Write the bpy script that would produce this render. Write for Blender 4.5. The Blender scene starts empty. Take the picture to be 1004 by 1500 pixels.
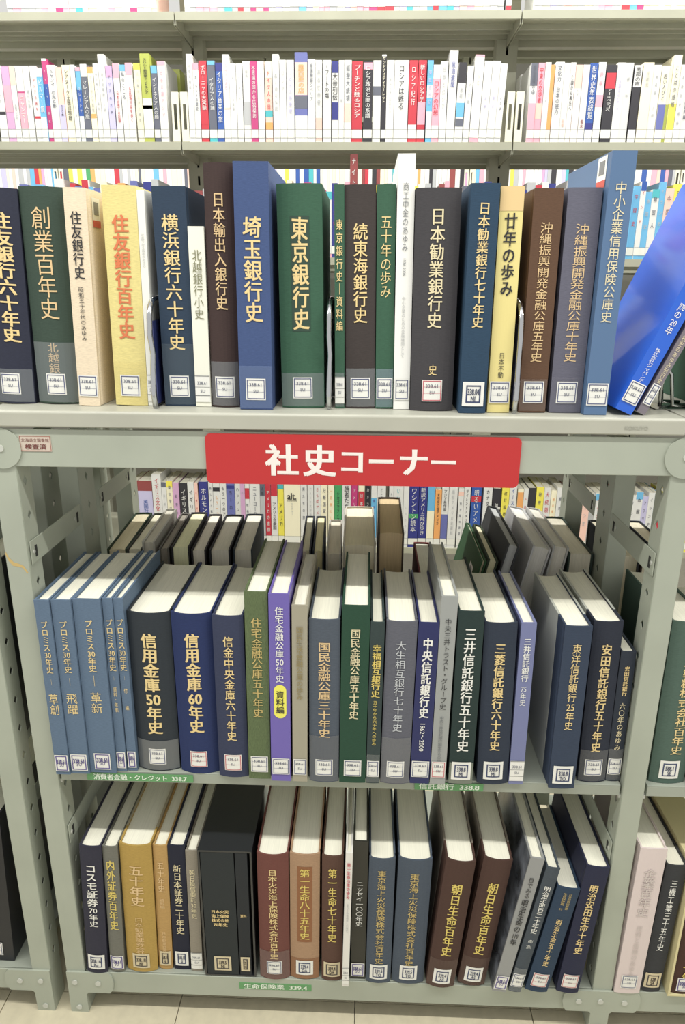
import bpy, bmesh, math, random
from mathutils import Vector, Matrix
C = bpy.context.scene.collection
D = bpy.data
R = math.radians
rnd = random.Random(7)

# ------------------------------------------------------------------ camera
cam_d = D.cameras.new('camera'); cam = D.objects.new('camera', cam_d); C.objects.link(cam)
bpy.context.scene.camera = cam
cam_d.sensor_fit = 'VERTICAL'; cam_d.sensor_height = 36.0; cam_d.sensor_width = 24.0
cam_d.lens = 1048.51 / 1500 * 36.0
cam_d.clip_start = 0.02
PITCH, YAW, ROLL = 0.311118, 0.031874, 0.006938
fw = Vector((-math.sin(YAW)*math.cos(PITCH), math.cos(YAW)*math.cos(PITCH), -math.sin(PITCH)))
rt = Vector((math.cos(YAW), math.sin(YAW), 0)); up = rt.cross(fw)
r_ = rt*math.cos(ROLL) + up*math.sin(ROLL); u_ = -rt*math.sin(ROLL) + up*math.cos(ROLL)
cam.matrix_world = Matrix(((r_.x, u_.x, -fw.x, 0.48197), (r_.y, u_.y, -fw.y, -0.88510), (r_.z, u_.z, -fw.z, 1.18071), (0, 0, 0, 1)))

# ------------------------------------------------------------------ light
sc = bpy.context.scene
sc.view_settings.view_transform = 'Standard'; sc.view_settings.look = 'None'
sc.view_settings.gamma = 1.0; sc.view_settings.use_curve_mapping = False
sc.view_settings.exposure = 0.0
world = D.worlds.new('world'); sc.world = world; world.use_nodes = True
world.node_tree.nodes['Background'].inputs[0].default_value = (1.0, 0.985, 0.94, 1)
world.node_tree.nodes['Background'].inputs[1].default_value = 0.76
def tube_lamp(x, y, z, lx, power, ly=0.16):                       # rows of ceiling fluorescents above each aisle
    l = D.lights.new('ceiling_tube', 'AREA'); l.shape = 'RECTANGLE'; l.size = lx; l.size_y = ly
    l.energy = power; l.color = (1.0, 0.985, 0.93)
    o = D.objects.new('ceiling_tube', l); C.objects.link(o); o.location = (x, y, z)
    return o
tube_lamp(0.45, -0.62, 2.5, 4.2, 60, .05)
tube_lamp(0.45, 1.06, 2.5, 4.2, 76, .05)
tube_lamp(0.45, 2.00, 2.5, 4.2, 32)

# ------------------------------------------------------------------ materials
def lin(c):
    return tuple(((v/255)/12.92 if v/255 <= .04045 else ((v/255+.055)/1.055)**2.4) for v in c)
_m = {}
def mat(c, kind='plain', rough=0.5):
    key = (tuple(c), kind, rough)
    if key in _m: return _m[key]
    if kind in ('cloth', 'cloth_v', 'plain', 'gloss') and sum(c) < 560:    # darker colours: greyed and lifted a little to tune the overall tone
        L_ = .3*c[0]+.59*c[1]+.11*c[2]; c = tuple(v*.82 + L_*.18 + 7 for v in c)
    m = D.materials.new('%s_%d_%d_%d' % ((kind,) + tuple(int(v) for v in c))); m.use_nodes = True
    nt = m.node_tree; N = nt.nodes; L = nt.links; b = N['Principled BSDF']
    col = lin(c); b.inputs['Base Color'].default_value = (*col, 1); b.inputs['Roughness'].default_value = rough
    def tex(scale, sc3=(1,1,1), detail=2):
        tc = N.new('ShaderNodeTexCoord'); mp = N.new('ShaderNodeMapping'); mp.inputs['Scale'].default_value = sc3
        t = N.new('ShaderNodeTexNoise'); t.inputs['Scale'].default_value = scale; t.inputs['Detail'].default_value = detail
        L.new(tc.outputs['Object'], mp.inputs[0]); L.new(mp.outputs[0], t.inputs['Vector']); return t
    def vary(t, lo, hi, ci=None):
        r = N.new('ShaderNodeValToRGB'); r.color_ramp.elements[0].position = .3; r.color_ramp.elements[1].position = .7
        r.color_ramp.elements[0].color = (*[min(1, v*lo) for v in col], 1); r.color_ramp.elements[1].color = (*[min(1, v*hi) for v in (ci or col)], 1)
        L.new(t.outputs['Fac'], r.inputs[0]); L.new(r.outputs[0], b.inputs['Base Color'])
    def bump(t, s, d=.0004):
        bp = N.new('ShaderNodeBump'); bp.inputs['Strength'].default_value = s; bp.inputs['Distance'].default_value = d
        L.new(t.outputs['Fac'], bp.inputs['Height']); L.new(bp.outputs[0], b.inputs['Normal'])
    if kind == 'cloth':
        t = tex(200, (1, 1, 9), 3); vary(t, .9, 1.12); bump(t, .3)
        b.inputs['Roughness'].default_value = .72; b.inputs['Specular IOR Level'].default_value = .35
    elif kind == 'cloth_v':
        t = tex(220, (8, 8, 1), 3); vary(t, .8, 1.25); bump(t, .5)
        b.inputs['Roughness'].default_value = .75
    elif kind == 'pages':
        col = tuple(min(.88, v*1.12+.03) for v in col)
        t = tex(900, (1, .02, .02), 2); vary(t, .93, 1.04); bump(t, .4)
        b.inputs['Roughness'].default_value = .8; b.inputs['Specular IOR Level'].default_value = .2
    elif kind == 'fore':
        t = tex(700, (1, .02, .01), 2); vary(t, .8, 1.05); b.inputs['Roughness'].default_value = .8
    elif kind == 'steel':
        t = tex(9, (1, 1, 1), 5); vary(t, .93, 1.06); t2 = tex(420, (1, 1, 1), 2); bump(t2, .12, .0003)
        b.inputs['Roughness'].default_value = rough; b.inputs['Specular IOR Level'].default_value = .5
    elif kind == 'chrome':
        b.inputs['Metallic'].default_value = 1; b.inputs['Roughness'].default_value = .16
    elif kind == 'gloss':
        b.inputs['Coat Weight'].default_value = .6; b.inputs['Coat Roughness'].default_value = .08
    elif kind == 'photo':                                          # dark mottled photographic print
        t = tex(24, (1, 1, 1), 8); vary(t, .3, 11); b.inputs['Roughness'].default_value = .25
    elif kind == 'sign':
        t = tex(11, (1, 1, 3), 5); r = N.new('ShaderNodeMapRange'); r.inputs[3].default_value = .22; r.inputs[4].default_value = .55
        L.new(t.outputs['Fac'], r.inputs[0]); L.new(r.outputs[0], b.inputs['Roughness'])
        b.inputs['Coat Weight'].default_value = .5; b.inputs['Coat Roughness'].default_value = .3
    elif kind == 'tile':
        t = tex(60, (1, 1, 1), 5); vary(t, .93, 1.05); b.inputs['Roughness'].default_value = .35
    elif kind == 'film':                                           # clear library film: mostly see-through, faintly milky
        tr = N.new('ShaderNodeBsdfTransparent'); mx = N.new('ShaderNodeMixShader'); mx.inputs[0].default_value = rough
        b.inputs['Roughness'].default_value = .28
        L.new(tr.outputs[0], mx.inputs[1]); L.new(b.outputs[0], mx.inputs[2]); L.new(mx.outputs[0], N['Material Output'].inputs[0])
    _m[key] = m; return m

# ------------------------------------------------------------------ mesh helpers
def mesh(name, vs, fs, mats, idx=None, smooth=False):
    me = D.meshes.new(name); me.from_pydata(vs, [], fs)
    for m in (mats if isinstance(mats, (list, tuple)) else [mats]): me.materials.append(m)
    if idx: me.polygons.foreach_set('material_index', idx)
    if smooth: me.polygons.foreach_set('use_smooth', [True]*len(fs))
    me.update(); return me
def obj(name, me, parent=None, loc=(0, 0, 0)):
    o = D.objects.new(name, me); C.objects.link(o); o.location = loc
    if parent: o.parent = parent
    return o
def tag(o, label, cat=None, group=None, kind=None):
    if label: o['label'] = label
    if cat: o['category'] = cat
    if group: o['group'] = group
    if kind: o['kind'] = kind
    return o
def thing(name, label, cat, loc=(0, 0, 0), group=None):
    o = D.objects.new(name, None); C.objects.link(o); o.location = loc; o.empty_display_size = .02
    return tag(o, label, cat, group)
class MB:
    def __init__(s): s.v = []; s.f = []; s.i = []
    def add(s, vs, fs, mi=0):
        n = len(s.v); s.v += vs; s.f += [tuple(k+n for k in f) for f in fs]; s.i += [mi]*len(fs); return s
    def box(s, x0, x1, y0, y1, z0, z1, mi=0):
        v = [(x, y, z) for z in (z0, z1) for y in (y0, y1) for x in (x0, x1)]
        return s.add(v, [(0,2,3,1), (4,5,7,6), (0,1,5,4), (2,6,7,3), (0,4,6,2), (1,3,7,5)], mi)
    def quad(s, a, b, c, d, mi=0): return s.add([a, b, c, d], [(0, 1, 2, 3)], mi)
    def tube(s, pts, r, n=8, mi=0):
        pts = [Vector(p) for p in pts]; rings = []
        side = None
        for k, p in enumerate(pts):
            d = (pts[min(k+1, len(pts)-1)] - pts[max(k-1, 0)]).normalized()
            if side is None: side = d.cross(Vector((.3, .5, .81))).normalized()
            side = (side - d*side.dot(d)).normalized(); up2 = d.cross(side)
            rings.append([tuple(p + side*(r*math.cos(a)) + up2*(r*math.sin(a))) for a in [2*math.pi*j/n for j in range(n)]])
        vs = [v for rg in rings for v in rg]
        fs = [(k*n+j, k*n+(j+1) % n, (k+1)*n+(j+1) % n, (k+1)*n+j) for k in range(len(pts)-1) for j in range(n)]
        fs += [tuple(range(n))[::-1], tuple((len(pts)-1)*n+j for j in range(n))]
        return s.add(vs, fs, mi)
    def disc(s, c, r, t, n=20, ax='y', mi=0):                      # short cylinder, front at c.y, going back by t
        ring = [(math.cos(2*math.pi*k/n)*r, math.sin(2*math.pi*k/n)*r) for k in range(n)]
        if ax == 'y': vs = [(c[0]+a, c[1], c[2]+b) for a, b in ring] + [(c[0]+a, c[1]+t, c[2]+b) for a, b in ring]
        else: vs = [(c[0], c[1]+a, c[2]+b) for a, b in ring] + [(c[0]+t, c[1]+a, c[2]+b) for a, b in ring]
        return s.add(vs, [tuple(range(n)), tuple(range(2*n-1, n-1, -1))] + [(k, (k+1) % n, n+(k+1) % n, n+k) for k in range(n)], mi)
    def build(s, name, mats, parent=None, loc=(0, 0, 0), bevel=0, smooth=False):
        o = obj(name, mesh(name, s.v, s.f, mats, s.i, smooth), parent, loc)
        if bevel:
            b = o.modifiers.new('bevel', 'BEVEL'); b.width = bevel; b.segments = 2; b.limit_method = 'ANGLE'; b.angle_limit = R(40)
        return o

# ------------------------------------------------------------------ lettering (glyph outlines from the built-in font)
_g = {}
def glyph(ch, wt=0.0, rot=False):
    k = (ch, wt, rot)
    if k in _g: return _g[k]
    if wt > 0:                                                     # heavier weight: the same outline laid down a little to each side
        g, f = glyph(ch, 0.0, rot); V = []; F = []
        for q_, (dx, dy) in enumerate(((-wt, -wt*.5), (wt, -wt*.5), (-wt, wt*.5), (wt, wt*.5))):
            n0 = len(V); V += [(x+dx, y+dy, q_*.00005) for x, y, e in g]; F += [tuple(i+n0 for i in q) for q in f]
        _g[k] = (V, F); return _g[k]
    cu = D.curves.new('lettering', 'FONT'); cu.size = 1; cu.align_x = 'CENTER'; cu.resolution_u = 2; cu.body = ch
    o = D.objects.new('lettering', cu); me = D.meshes.new_from_object(o)
    v = [(p.co.x, p.co.y - .38, 0.0) for p in me.vertices]; f = [tuple(p.vertices) for p in me.polygons]
    if rot: v = [(y, -x, e) for x, y, e in v]
    D.meshes.remove(me); D.objects.remove(o); D.curves.remove(cu)
    _g[k] = (v, f); return _g[k]
def cells(s):
    out = []; k = 0
    while k < len(s):
        j = k
        while j < len(s) and s[j].isascii() and s[j].isalnum(): j += 1
        if j - k > 1: out.append(s[k:j]); k = j
        else: out.append(s[k]); k += 1
    return out
def vtext(s, x, ztop, zbot, width, wt=0.0, wob=0.0):
    """vertical line of characters: 2D verts (x, z) and faces"""
    cs = cells(s); n = len(cs); pitch = (ztop - zbot)/n; V = []; F = []
    for k, c in enumerate(cs):
        if c in ' 　': continue
        rot = c in 'ー〜―│'
        g, f = glyph(c, wt, rot and c != '│')
        cz = ztop - pitch*(k+.5); sx = width; sz = min(pitch*1.02, width*1.5)
        if len(c) > 2: sx *= 1.75/len(c)*1.0
        elif len(c) == 2: sx *= .95
        if c.isascii() and len(c) == 1: sz *= .95
        q = rnd.uniform(-wob, wob); sh = rnd.uniform(-wob, wob); m = len(V)
        V += [(x + (a + b*sh)*sx, cz + (b + a*q)*sz, e) for a, b, e in g]; F += [tuple(i+m for i in t) for t in f]
    return V, F
def htext(s, xc, zc, height, wt=0.0, squash=1.0):
    g, f = glyph(s, wt); return [(xc + a*height*squash, zc + b*height, e) for a, b, e in g], f
def rtext(s, xc, zc, height, wt=0.0):                              # line turned to run down the spine
    g, f = glyph(s, wt); return [(xc + b*height, zc - a*height, e) for a, b, e in g], f

# ------------------------------------------------------------------ books
class Spine:
    def __init__(s, w, b, n=8):
        s.w, s.b = w, b; s.xs = [-w/2 + w*k/n for k in range(n+1)] if b > .0005 else [-w/2, w/2]
    def y(s, x):
        x = max(-s.w/2, min(s.w/2, x))
        for a, c in zip(s.xs, s.xs[1:]):
            if x <= c + 1e-9:
                fa, fc = [-s.b*(1-(2*q/s.w)**2) for q in (a, c)]
                return fa + (fc-fa)*(x-a)/(c-a)
        return 0
    def patch(s, mb, x0, x1, z0, z1, e, mi=0):
        xs = [x0] + [q for q in s.xs if x0+1e-6 < q < x1-1e-6] + [x1]
        for a, c in zip(xs, xs[1:]):
            mb.quad((a, s.y(a)-e, z0), (c, s.y(c)-e, z0), (c, s.y(c)-e, z1), (a, s.y(a)-e, z1), mi)
    def letters(s, name, VF, e, m, parent):
        V, F = VF
        me = D.meshes.new(name)
        if s.b > .0005:
            bm = bmesh.new(); vs = [bm.verts.new((x, ee, z)) for x, z, ee in V]
            for f in F:
                try: bm.faces.new([vs[i] for i in f])
                except ValueError: pass
            for q in s.xs[1:-1]:
                bmesh.ops.bisect_plane(bm, geom=bm.verts[:]+bm.edges[:]+bm.faces[:], plane_co=(q, 0, 0), plane_no=(1, 0, 0))
            for v in bm.verts: v.co.y = s.y(v.co.x) - e - v.co.y
            bm.to_mesh(me); bm.free()
        else: me.from_pydata([(x, -e-ee, z) for x, z, ee in V], [], F)
        me.materials.append(m); return obj(name, me, parent)

GOLD = (232, 207, 148); PALE = (226, 214, 176); WHITE = (236, 236, 230); INK = (40, 40, 44)
TONE = dict(G=GOLD, P=PALE, W=WHITE, K=INK, O=(226, 110, 60), Y=(222, 196, 84), S=(196, 200, 204), D=(150, 132, 82),
            L=(176, 178, 178), E=(110, 114, 118), R=(216, 60, 84), B=(224, 194, 146), V=(120, 120, 84), F=(206, 196, 192), H=(196, 168, 92))
def prism_cover(w, d, h, b, t, groove=True):
    sp = Spine(w, b); o = [(-w/2, d)]; 
    if groove and b > .0005: o += [(-w/2, .011), (-w/2+.0013, .0075), (-w/2+.0002, .003)]
    n = len(sp.xs)
    o += [(x, sp.y(x)) for x in sp.xs]
    if groove and b > .0005: o += [(w/2-.0002, .003), (w/2-.0013, .0075), (w/2, .011)]
    o += [(w/2, d)]
    inn = []
    for x, y in o:
        sx = -1 if x < 0 else 1
        inn.append((sx*min(abs(x), w/2-t) if abs(x) > w/2-t else x, y+t if y < .003 else y))
    return o, inn
def cover_mesh(w, d, h, b, t, m):
    o, i = prism_cover(w, d, h, b, t); n = len(o); V = []
    for z in (0, h): V += [(x, y, z) for x, y in o] + [(x, y, z) for x, y in i]
    F = []
    for k in range(n-1):
        F += [(k, k+1, 2*n+k+1, 2*n+k), (n+k+1, n+k, 3*n+k, 3*n+k+1), (k+1, k, n+k, n+k+1), (2*n+k, 2*n+k+1, 3*n+k+1, 3*n+k)]
    for k, q in ((0, 0), (n-1, 1)):
        f = (k, 2*n+k, 3*n+k, n+k); F.append(f if q else f[::-1])
    return mesh('cover', V, F, m)
def pages_mesh(w, d, h, b, t, m, conc=.004, inset=.003, sq=.003):
    x0 = w/2 - t - .0002; sp = Spine(2*x0, b); n = 6
    y0 = t + .0004
    pts = [(-x0 + 2*x0*k/n, max(y0 - b*(1-((2*k/n)-1)**2), -b + y0) + (0.0)) for k in range(n+1)]
    back = [(x0 - 2*x0*k/n, d - sq - conc*(1-((2*k/n)-1)**2)) for k in range(n+1)]
    p = pts + back; N = len(p); V = [(x, y, z) for z in (inset, h-inset) for x, y in p]
    F = []
    for k in range(n):
        for z in (0, 1):
            q = (k+z*N, k+1+z*N, N-2-k+z*N, N-1-k+z*N); F.append(q if z else q[::-1])
    F += [(k, (k+1) % N, N+(k+1) % N, N+k) for k in range(N)]
    return mesh('page_block', V, F, m)
def call_label(sp, parent, style, w, text=('338.61', 'SU')):
    lw = min(.025, w*.9); z0, z1 = .012, .039
    fr = dict(b=(46, 58, 120), r=(206, 72, 88), p=(44, 58, 104), u=(84, 70, 150), w=(60, 64, 70), d=(60, 56, 60))[style]
    paper = (232, 232, 226) if style != 'd' else (206, 190, 150)
    if style == 'w': lw = w*.98; z0, z1 = .006, .04
    if style in 'pdu': z0, z1 = .009, .039; lw = min(.028, w*.8)
    if style == 'u': z0, z1 = .006, .034; lw = min(.024, w*.92)
    mb = MB(); sp.patch(mb, -lw/2, lw/2, z0, z1, .0010)
    lab = mb.build('call_label', mat(paper, 'plain', .35), parent)
    mb = MB(); t = .0009
    if style == 'w':
        for z in (z0+.008, z1-.001): sp.patch(mb, -lw/2, lw/2, z, z+.0006, .0013)
        sp.patch(mb, -lw/2, lw/2, z0+.019, z0+.0194, .0013)
    else:
        i = {'b': .0014, 'r': .001, 'p': .0042, 'd': .0038, 'u': .0016}[style]
        if style in 'pd': t = .0017
        if style == 'u': t = .0014
        x0, x1, a, c = -lw/2+i, lw/2-i, z0+i, z1-i
        sp.patch(mb, x0, x1, a, a+t, .0013); sp.patch(mb, x0, x1, c-t, c, .0013)
        sp.patch(mb, x0, x0+t, a+t, c-t, .0013); sp.patch(mb, x1-t, x1, a+t, c-t, .0013)
        if style in 'br':
            sp.patch(mb, x0+t, x1-t, a+(c-a)*.36, a+(c-a)*.36+.0003, .0013); sp.patch(mb, x0+t, x1-t, a+(c-a)*.68, a+(c-a)*.68+.0003, .0013)
    mb.build('label_frame', mat(fr, 'plain', .5), lab)
    H = (.0105 if style in 'pdu' else .0062)
    sq = min(1.0, (lw*.8 if style not in 'pd' else lw*.62)/(H*3.0))
    zc = z0 + (z1-z0)*(.72 if style in 'brw' else .6)
    V1, F1 = htext(text[0], 0, zc, H, .03 if style in 'pdu' else .0, sq)
    V2, F2 = htext(text[1], 0, z0+(z1-z0)*.42 - (.003 if style in 'pd' else 0), H*.9, .02 if style in 'pd' else 0, min(1, sq*1.2))
    if style == 'u': F2 = F2 + [tuple(i for i in f) for f in []]
    sp.letters('label_text', (V1+V2, F1+[tuple(i+len(V1) for i in f) for f in F2]), .0014, mat({'d': (60, 50, 50), 'u': (74, 62, 140)}.get(style, (70, 76, 104)), 'plain', .6), lab)
    return lab
def barcode(parent, x, side, yc, zc, w=.022, h=.032):
    """library property sticker on a cover board; side -1 left board, +1 right board"""
    e = x + side*.0004
    def q(mb, y0, y1, z0, z1, ee):
        v = [(ee, y0, z0), (ee, y1, z0), (ee, y1, z1), (ee, y0, z1)]
        mb.add(v, [(0, 1, 2, 3)] if side > 0 else [(3, 2, 1, 0)])
    mb = MB(); q(mb, yc-w/2, yc+w/2, zc-h/2, zc+h/2, e); o = mb.build('property_sticker', mat(WHITE, 'plain', .4), parent)
    mb = MB(); q(mb, yc-w/2, yc+w/2, zc-h/2, zc-h/2+h*.24, e+side*.0003); mb.build('red_band', mat((214, 74, 62), 'plain', .4), o)
    mb = MB(); q(mb, yc-w*.3, yc+w*.3, zc-h*.08, zc+h*.36, e+side*.0003); mb.build('grey_stamp', mat((120, 122, 124), 'plain', .5), o)
def book(label, x, y, z, w, h, lean, col, kind='cloth', bul=.1, pg=(228, 224, 208), titles=(), lab='b', tape=None, d=.185,
         group=None, txt=('338.61', 'SU'), bands=(), yaw=0, name='book', face_away=False, t=.0028, boards=None):
    if boards: w -= .0009
    th = R(lean); root = thing(name, label, 'book', (x, y, z + w/2*abs(math.sin(th)) + .0002), group)
    root.rotation_euler = (0, th if not face_away else -th, R(180+yaw) if face_away else R(yaw))
    b = bul*w; sp = Spine(w, b)
    obj('cover', cover_mesh(w, d, h, b, t, mat(col, kind, .4 if kind == 'plain' else .5)), root)
    obj('page_block', pages_mesh(w, d, h, b, t, mat(pg, 'pages'), conc=.005 if bul > .03 else 0), root)
    if boards:                                                     # quarter binding: paper over the boards behind the spine cloth
        for s_ in (-1, 1):
            mb = MB(); a = s_*(w/2+.0004); b_ = s_*(w/2-t)
            mb.box(min(a, s_*(w/2+.0001)), max(a, s_*(w/2+.0001)), .036, d+.0003, 0, h+.0003).box(min(a, b_), max(a, b_), .036, d+.0003, h+.0001, h+.0004)
            mb.build('board_paper', mat(boards, 'plain', .5), root)
    for z0, z1, c in bands:
        mb = MB(); sp.patch(mb, -w/2+.0002, w/2-.0002, h*z0, h*z1, .0003); mb.build('cover_band', mat(c, kind, .5), root)
    for tt in titles:
        s, c, t0, t1, wf = tt[:5]; wt = tt[5] if len(tt) > 5 else .012; xo = tt[6] if len(tt) > 6 else 0; mode = tt[7] if len(tt) > 7 else 'v'
        if mode == 'panel':
            mb = MB(); sp.patch(mb, -w*wf/2+xo*w, w*wf/2+xo*w, h*(1-t1), h*(1-t0), .0004); mb.build('title_panel', mat(c, 'plain', .5), root); continue
        if mode == 'pill':
            hw = w*wf/2; za, zb = h*(1-t1)+hw, h*(1-t0)-hw; mb = MB()
            pts = [(hw*math.cos(a), zb+hw*math.sin(a)) for a in [math.pi*k/10 for k in range(11)]] + [(hw*math.cos(a), za+hw*math.sin(a)) for a in [math.pi+math.pi*k/10 for k in range(11)]]
            mb.add([(p, -.0004, q) for p, q in pts], [tuple(range(len(pts)))[::-1]]); mb.build('title_panel', mat(c, 'plain', .5), root); continue
        if mode == 'rot': VF = rtext(s, xo*w, h*(1-(t0+t1)/2), w*wf, wt)
        elif mode == 'hor': VF = htext(s, xo*w, h*(1-(t0+t1)/2), h*(t1-t0), wt, wf)
        else: VF = vtext(s, xo*w, h*(1-t0), h*(1-t1), w*wf, wt, .05 if wt >= .015 else .015)
        sp.letters('title', VF, .0007, mat(TONE[c], 'plain', .42), root)
    if tape:
        mb = MB(); sp.patch(mb, -w/2+.0004, w/2-.0004, .002, h*tape[0], .0008)
        mb.build('clear_tape', mat(tape[1] if len(tape) > 1 else (170, 176, 180), 'film', tape[2] if len(tape) > 2 else .28), root)
    if lab: call_label(sp, root, lab, w, txt)
    return root
ORD = ['', 'first', 'second', 'third', 'fourth', 'fifth', 'sixth', 'seventh', 'eighth', 'ninth', 'tenth', 'eleventh', 'twelfth', 'thirteenth', 'fourteenth',
       'fifteenth', 'sixteenth', 'seventeenth', 'eighteenth', 'nineteenth', 'twentieth']
def nth(n):
    return ORD[n] if n < 21 else '%d%s' % (n, 'th' if 10 < n % 100 < 14 else {1: 'st', 2: 'nd', 3: 'rd'}.get(n % 10, 'th'))
def settle(rows):
    """rows of [x, y, w, h, lean]; trims neighbours that would cut into each other"""
    out = [list(r) for r in rows]
    for a, c in zip(out, out[1:]):
        for _ in range(2):
            ta, tc = math.tan(R(a[4])), math.tan(R(c[4])); o = -1
            for z in (0, min(a[3], c[3])):
                ra = a[0] + a[2]/2/math.cos(R(a[4])) + z*ta; lc = c[0] - c[2]/2/math.cos(R(c[4])) + z*tc
                o = max(o, ra + .0005 - lc)
            if o > 0: c[2] -= o*.5; c[0] += o*.25; a[2] -= o*.5; a[0] -= o*.25
    return out

# ------------------------------------------------------------------ floor
fl = MB().box(-1.6, 2.4, -1.6, 4.6, -.05, -.004).build('floor', mat((150, 146, 132), 'tile')); fl['kind'] = 'structure'
tile_me = None
for i in range(-3, 7):
    for j in range(-3, 5):
        if tile_me is None:
            tile_me = MB().box(.0008, .2992, .0008, .2992, -.004, 0).build('tile', mat((206, 198, 172), 'tile'), fl, (0, 0, 0))
            o = tile_me; tile_me = o.data
        else: o = obj('tile', tile_me, fl)
        o.location = (-.12 + .3*i, .08 + .3*j - .35, 0)

# ------------------------------------------------------------------ steel shelving
STEEL = mat((168, 174, 160), 'steel', .42); STEEL2 = mat((158, 164, 152), 'steel', .45); SLAB = mat((178, 178, 165), 'steel', .4)
BOLT = mat((196, 198, 190), 'steel', .25); RACK = mat((168, 168, 150), 'steel', .45); DARK = mat((34, 34, 32), 'plain', .8)
def holed(mb, width, z0, z1, pitch, hw, hh, at, mi=0, diamond=True):
    """upright sheet with a column of punched holes; at(u, z) gives the 3D point"""
    n = max(1, int((z1-z0)/pitch)); p = (z1-z0)/n; u = width/2
    for k in range(n):
        a, b = z0+k*p, z0+(k+1)*p; m = (a+b)/2
        if diamond: H = [(u-hw, m), (u, m-hh), (u+hw, m), (u, m+hh)]; O = [(0, a), (width, a), (width, b), (0, b)]
        else: H = [(u-hw, m-hh), (u+hw, m-hh), (u+hw, m+hh), (u-hw, m+hh)]; O = [(0, a), (width, a), (width, b), (0, b)]
        v = [at(*q) for q in O] + [at(*q) for q in H]
        if diamond: f = [(0, 1, 5), (1, 6, 5), (1, 2, 6), (2, 7, 6), (2, 3, 7), (3, 4, 7), (3, 0, 4), (0, 5, 4)]
        else: f = [(0, 1, 5, 4), (1, 2, 6, 5), (2, 3, 7, 6), (3, 0, 4, 7)]
        mb.add(v, f, mi)
def solid(o, t):
    s = o.modifiers.new('thickness', 'SOLIDIFY'); s.thickness = t; s.offset = 0; return o
def post(parent, x0, x1, y0, y1, z0=.088, z1=.951, slot=False):
    mb = MB()
    mb.quad((x0, y0, z0), (x1, y0, z0), (x1, y0, z1), (x0, y0, z1))
    if slot: holed(mb, x1-x0, z0, z1, .05, .004, .012, lambda u, z: (x0+u, y1, z), 0, False)
    holed(mb, y1-y0, z0, z1, .0475, .0055, .0075, lambda u, z: (x0, y0+u, z))
    holed(mb, y1-y0, z0, z1, .0475, .0055, .0075, lambda u, z: (x1, y0+u, z))
    return solid(mb.build('post', STEEL, parent), .0016)
def tie(parent, x, y0, y1, z0, z1, side):
    """end tie strip with a slot and a stud near each end; the face looks towards side"""
    pts = []; r = .006
    mb = MB().box(x-.0008, x+.0008, y0, y1, z0, z1)
    o = mb.build('tie_plate', STEEL, parent, bevel=.0006)
    mb = MB()
    for yy in (y0+.014, y1-.014):
        mb.box(x+side*.0009-.0004, x+side*.0009+.0004, yy-.003, yy+.003, (z0+z1)/2-.009, (z0+z1)/2+.007)
    mb.build('slot', DARK, o)
    mb = MB()
    for yy in (y0+.007, y1-.024):
        mb.disc((x+side*.0009, yy, (z0+z1)/2), .003, side*.0012, 10, 'x')
    mb.build('rivet', BOLT, o)
def foot(parent, x, left=True, right=True):
    mb = MB(); a = .046 if left else .0; b = .046 if right else .0
    x0, x1 = x-.015, x+.015; L0 = x0-(a-.006 if left else 0); L1 = x1+(b-.006 if right else 0)
    pts = [(x0, 0), (x1, 0), (x1, .040), (x1+.004, .044)] + ([(L1, .044), (L1+.006, .052), (L1+.008, .066), (L1+.006, .080), (L1, .088)] if right else [(x1, .088)]) \
        + ([(L0, .088), (L0-.006, .080), (L0-.008, .066), (L0-.006, .052), (L0, .044), (x0-.004, .044), (x0, .040)] if left else [(x0, .088)])
    if not right: pts.pop(3)
    n = len(pts)
    mb.add([(p, -.0045, q) for p, q in pts] + [(p, -.0015, q) for p, q in pts], [tuple(range(n)), tuple(range(2*n-1, n-1, -1))] + [((k+1) % n, k, n+k, n+(k+1) % n) for k in range(n)])
    o = mb.build('foot_plate', STEEL, parent)
    mb.v and None
    lg = MB().box(x0, x1, -.0012, .035, .0, .088).build('foot', STEEL, parent)
    for bx, bz in [(x, .012)] + ([(x1+.022, .066)] if right else []) + [(x-.002, .067)] + ([(x0-.022, .066)] if left else []):
        MB().disc((bx, -.0062, bz), .0042, .003, 12).build('bolt', BOLT, o, bevel=.0006)
def tray(parent, x0, x1, y0, y1, z, lip=.018, m=None):
    mb = MB().box(x0, x1, y0, y1, z-.0016, z).box(x0, x1, y0, y0+.0016, z-lip, z-.0016).box(x0, x1, y1-.0016, y1, z-lip, z-.0016)
    mb.box(x0, x0+.0014, y0+.0016, y1-.0016, z-lip, z-.0016).box(x1-.0014, x1, y0+.0016, y1-.0016, z-lip, z-.0016)
    mb.box(x0+.002, x1-.002, y0+.0016, y0+.012, z-lip, z-lip+.0014)
    return mb.build('shelf', m or STEEL2, parent, bevel=.0005)
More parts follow.
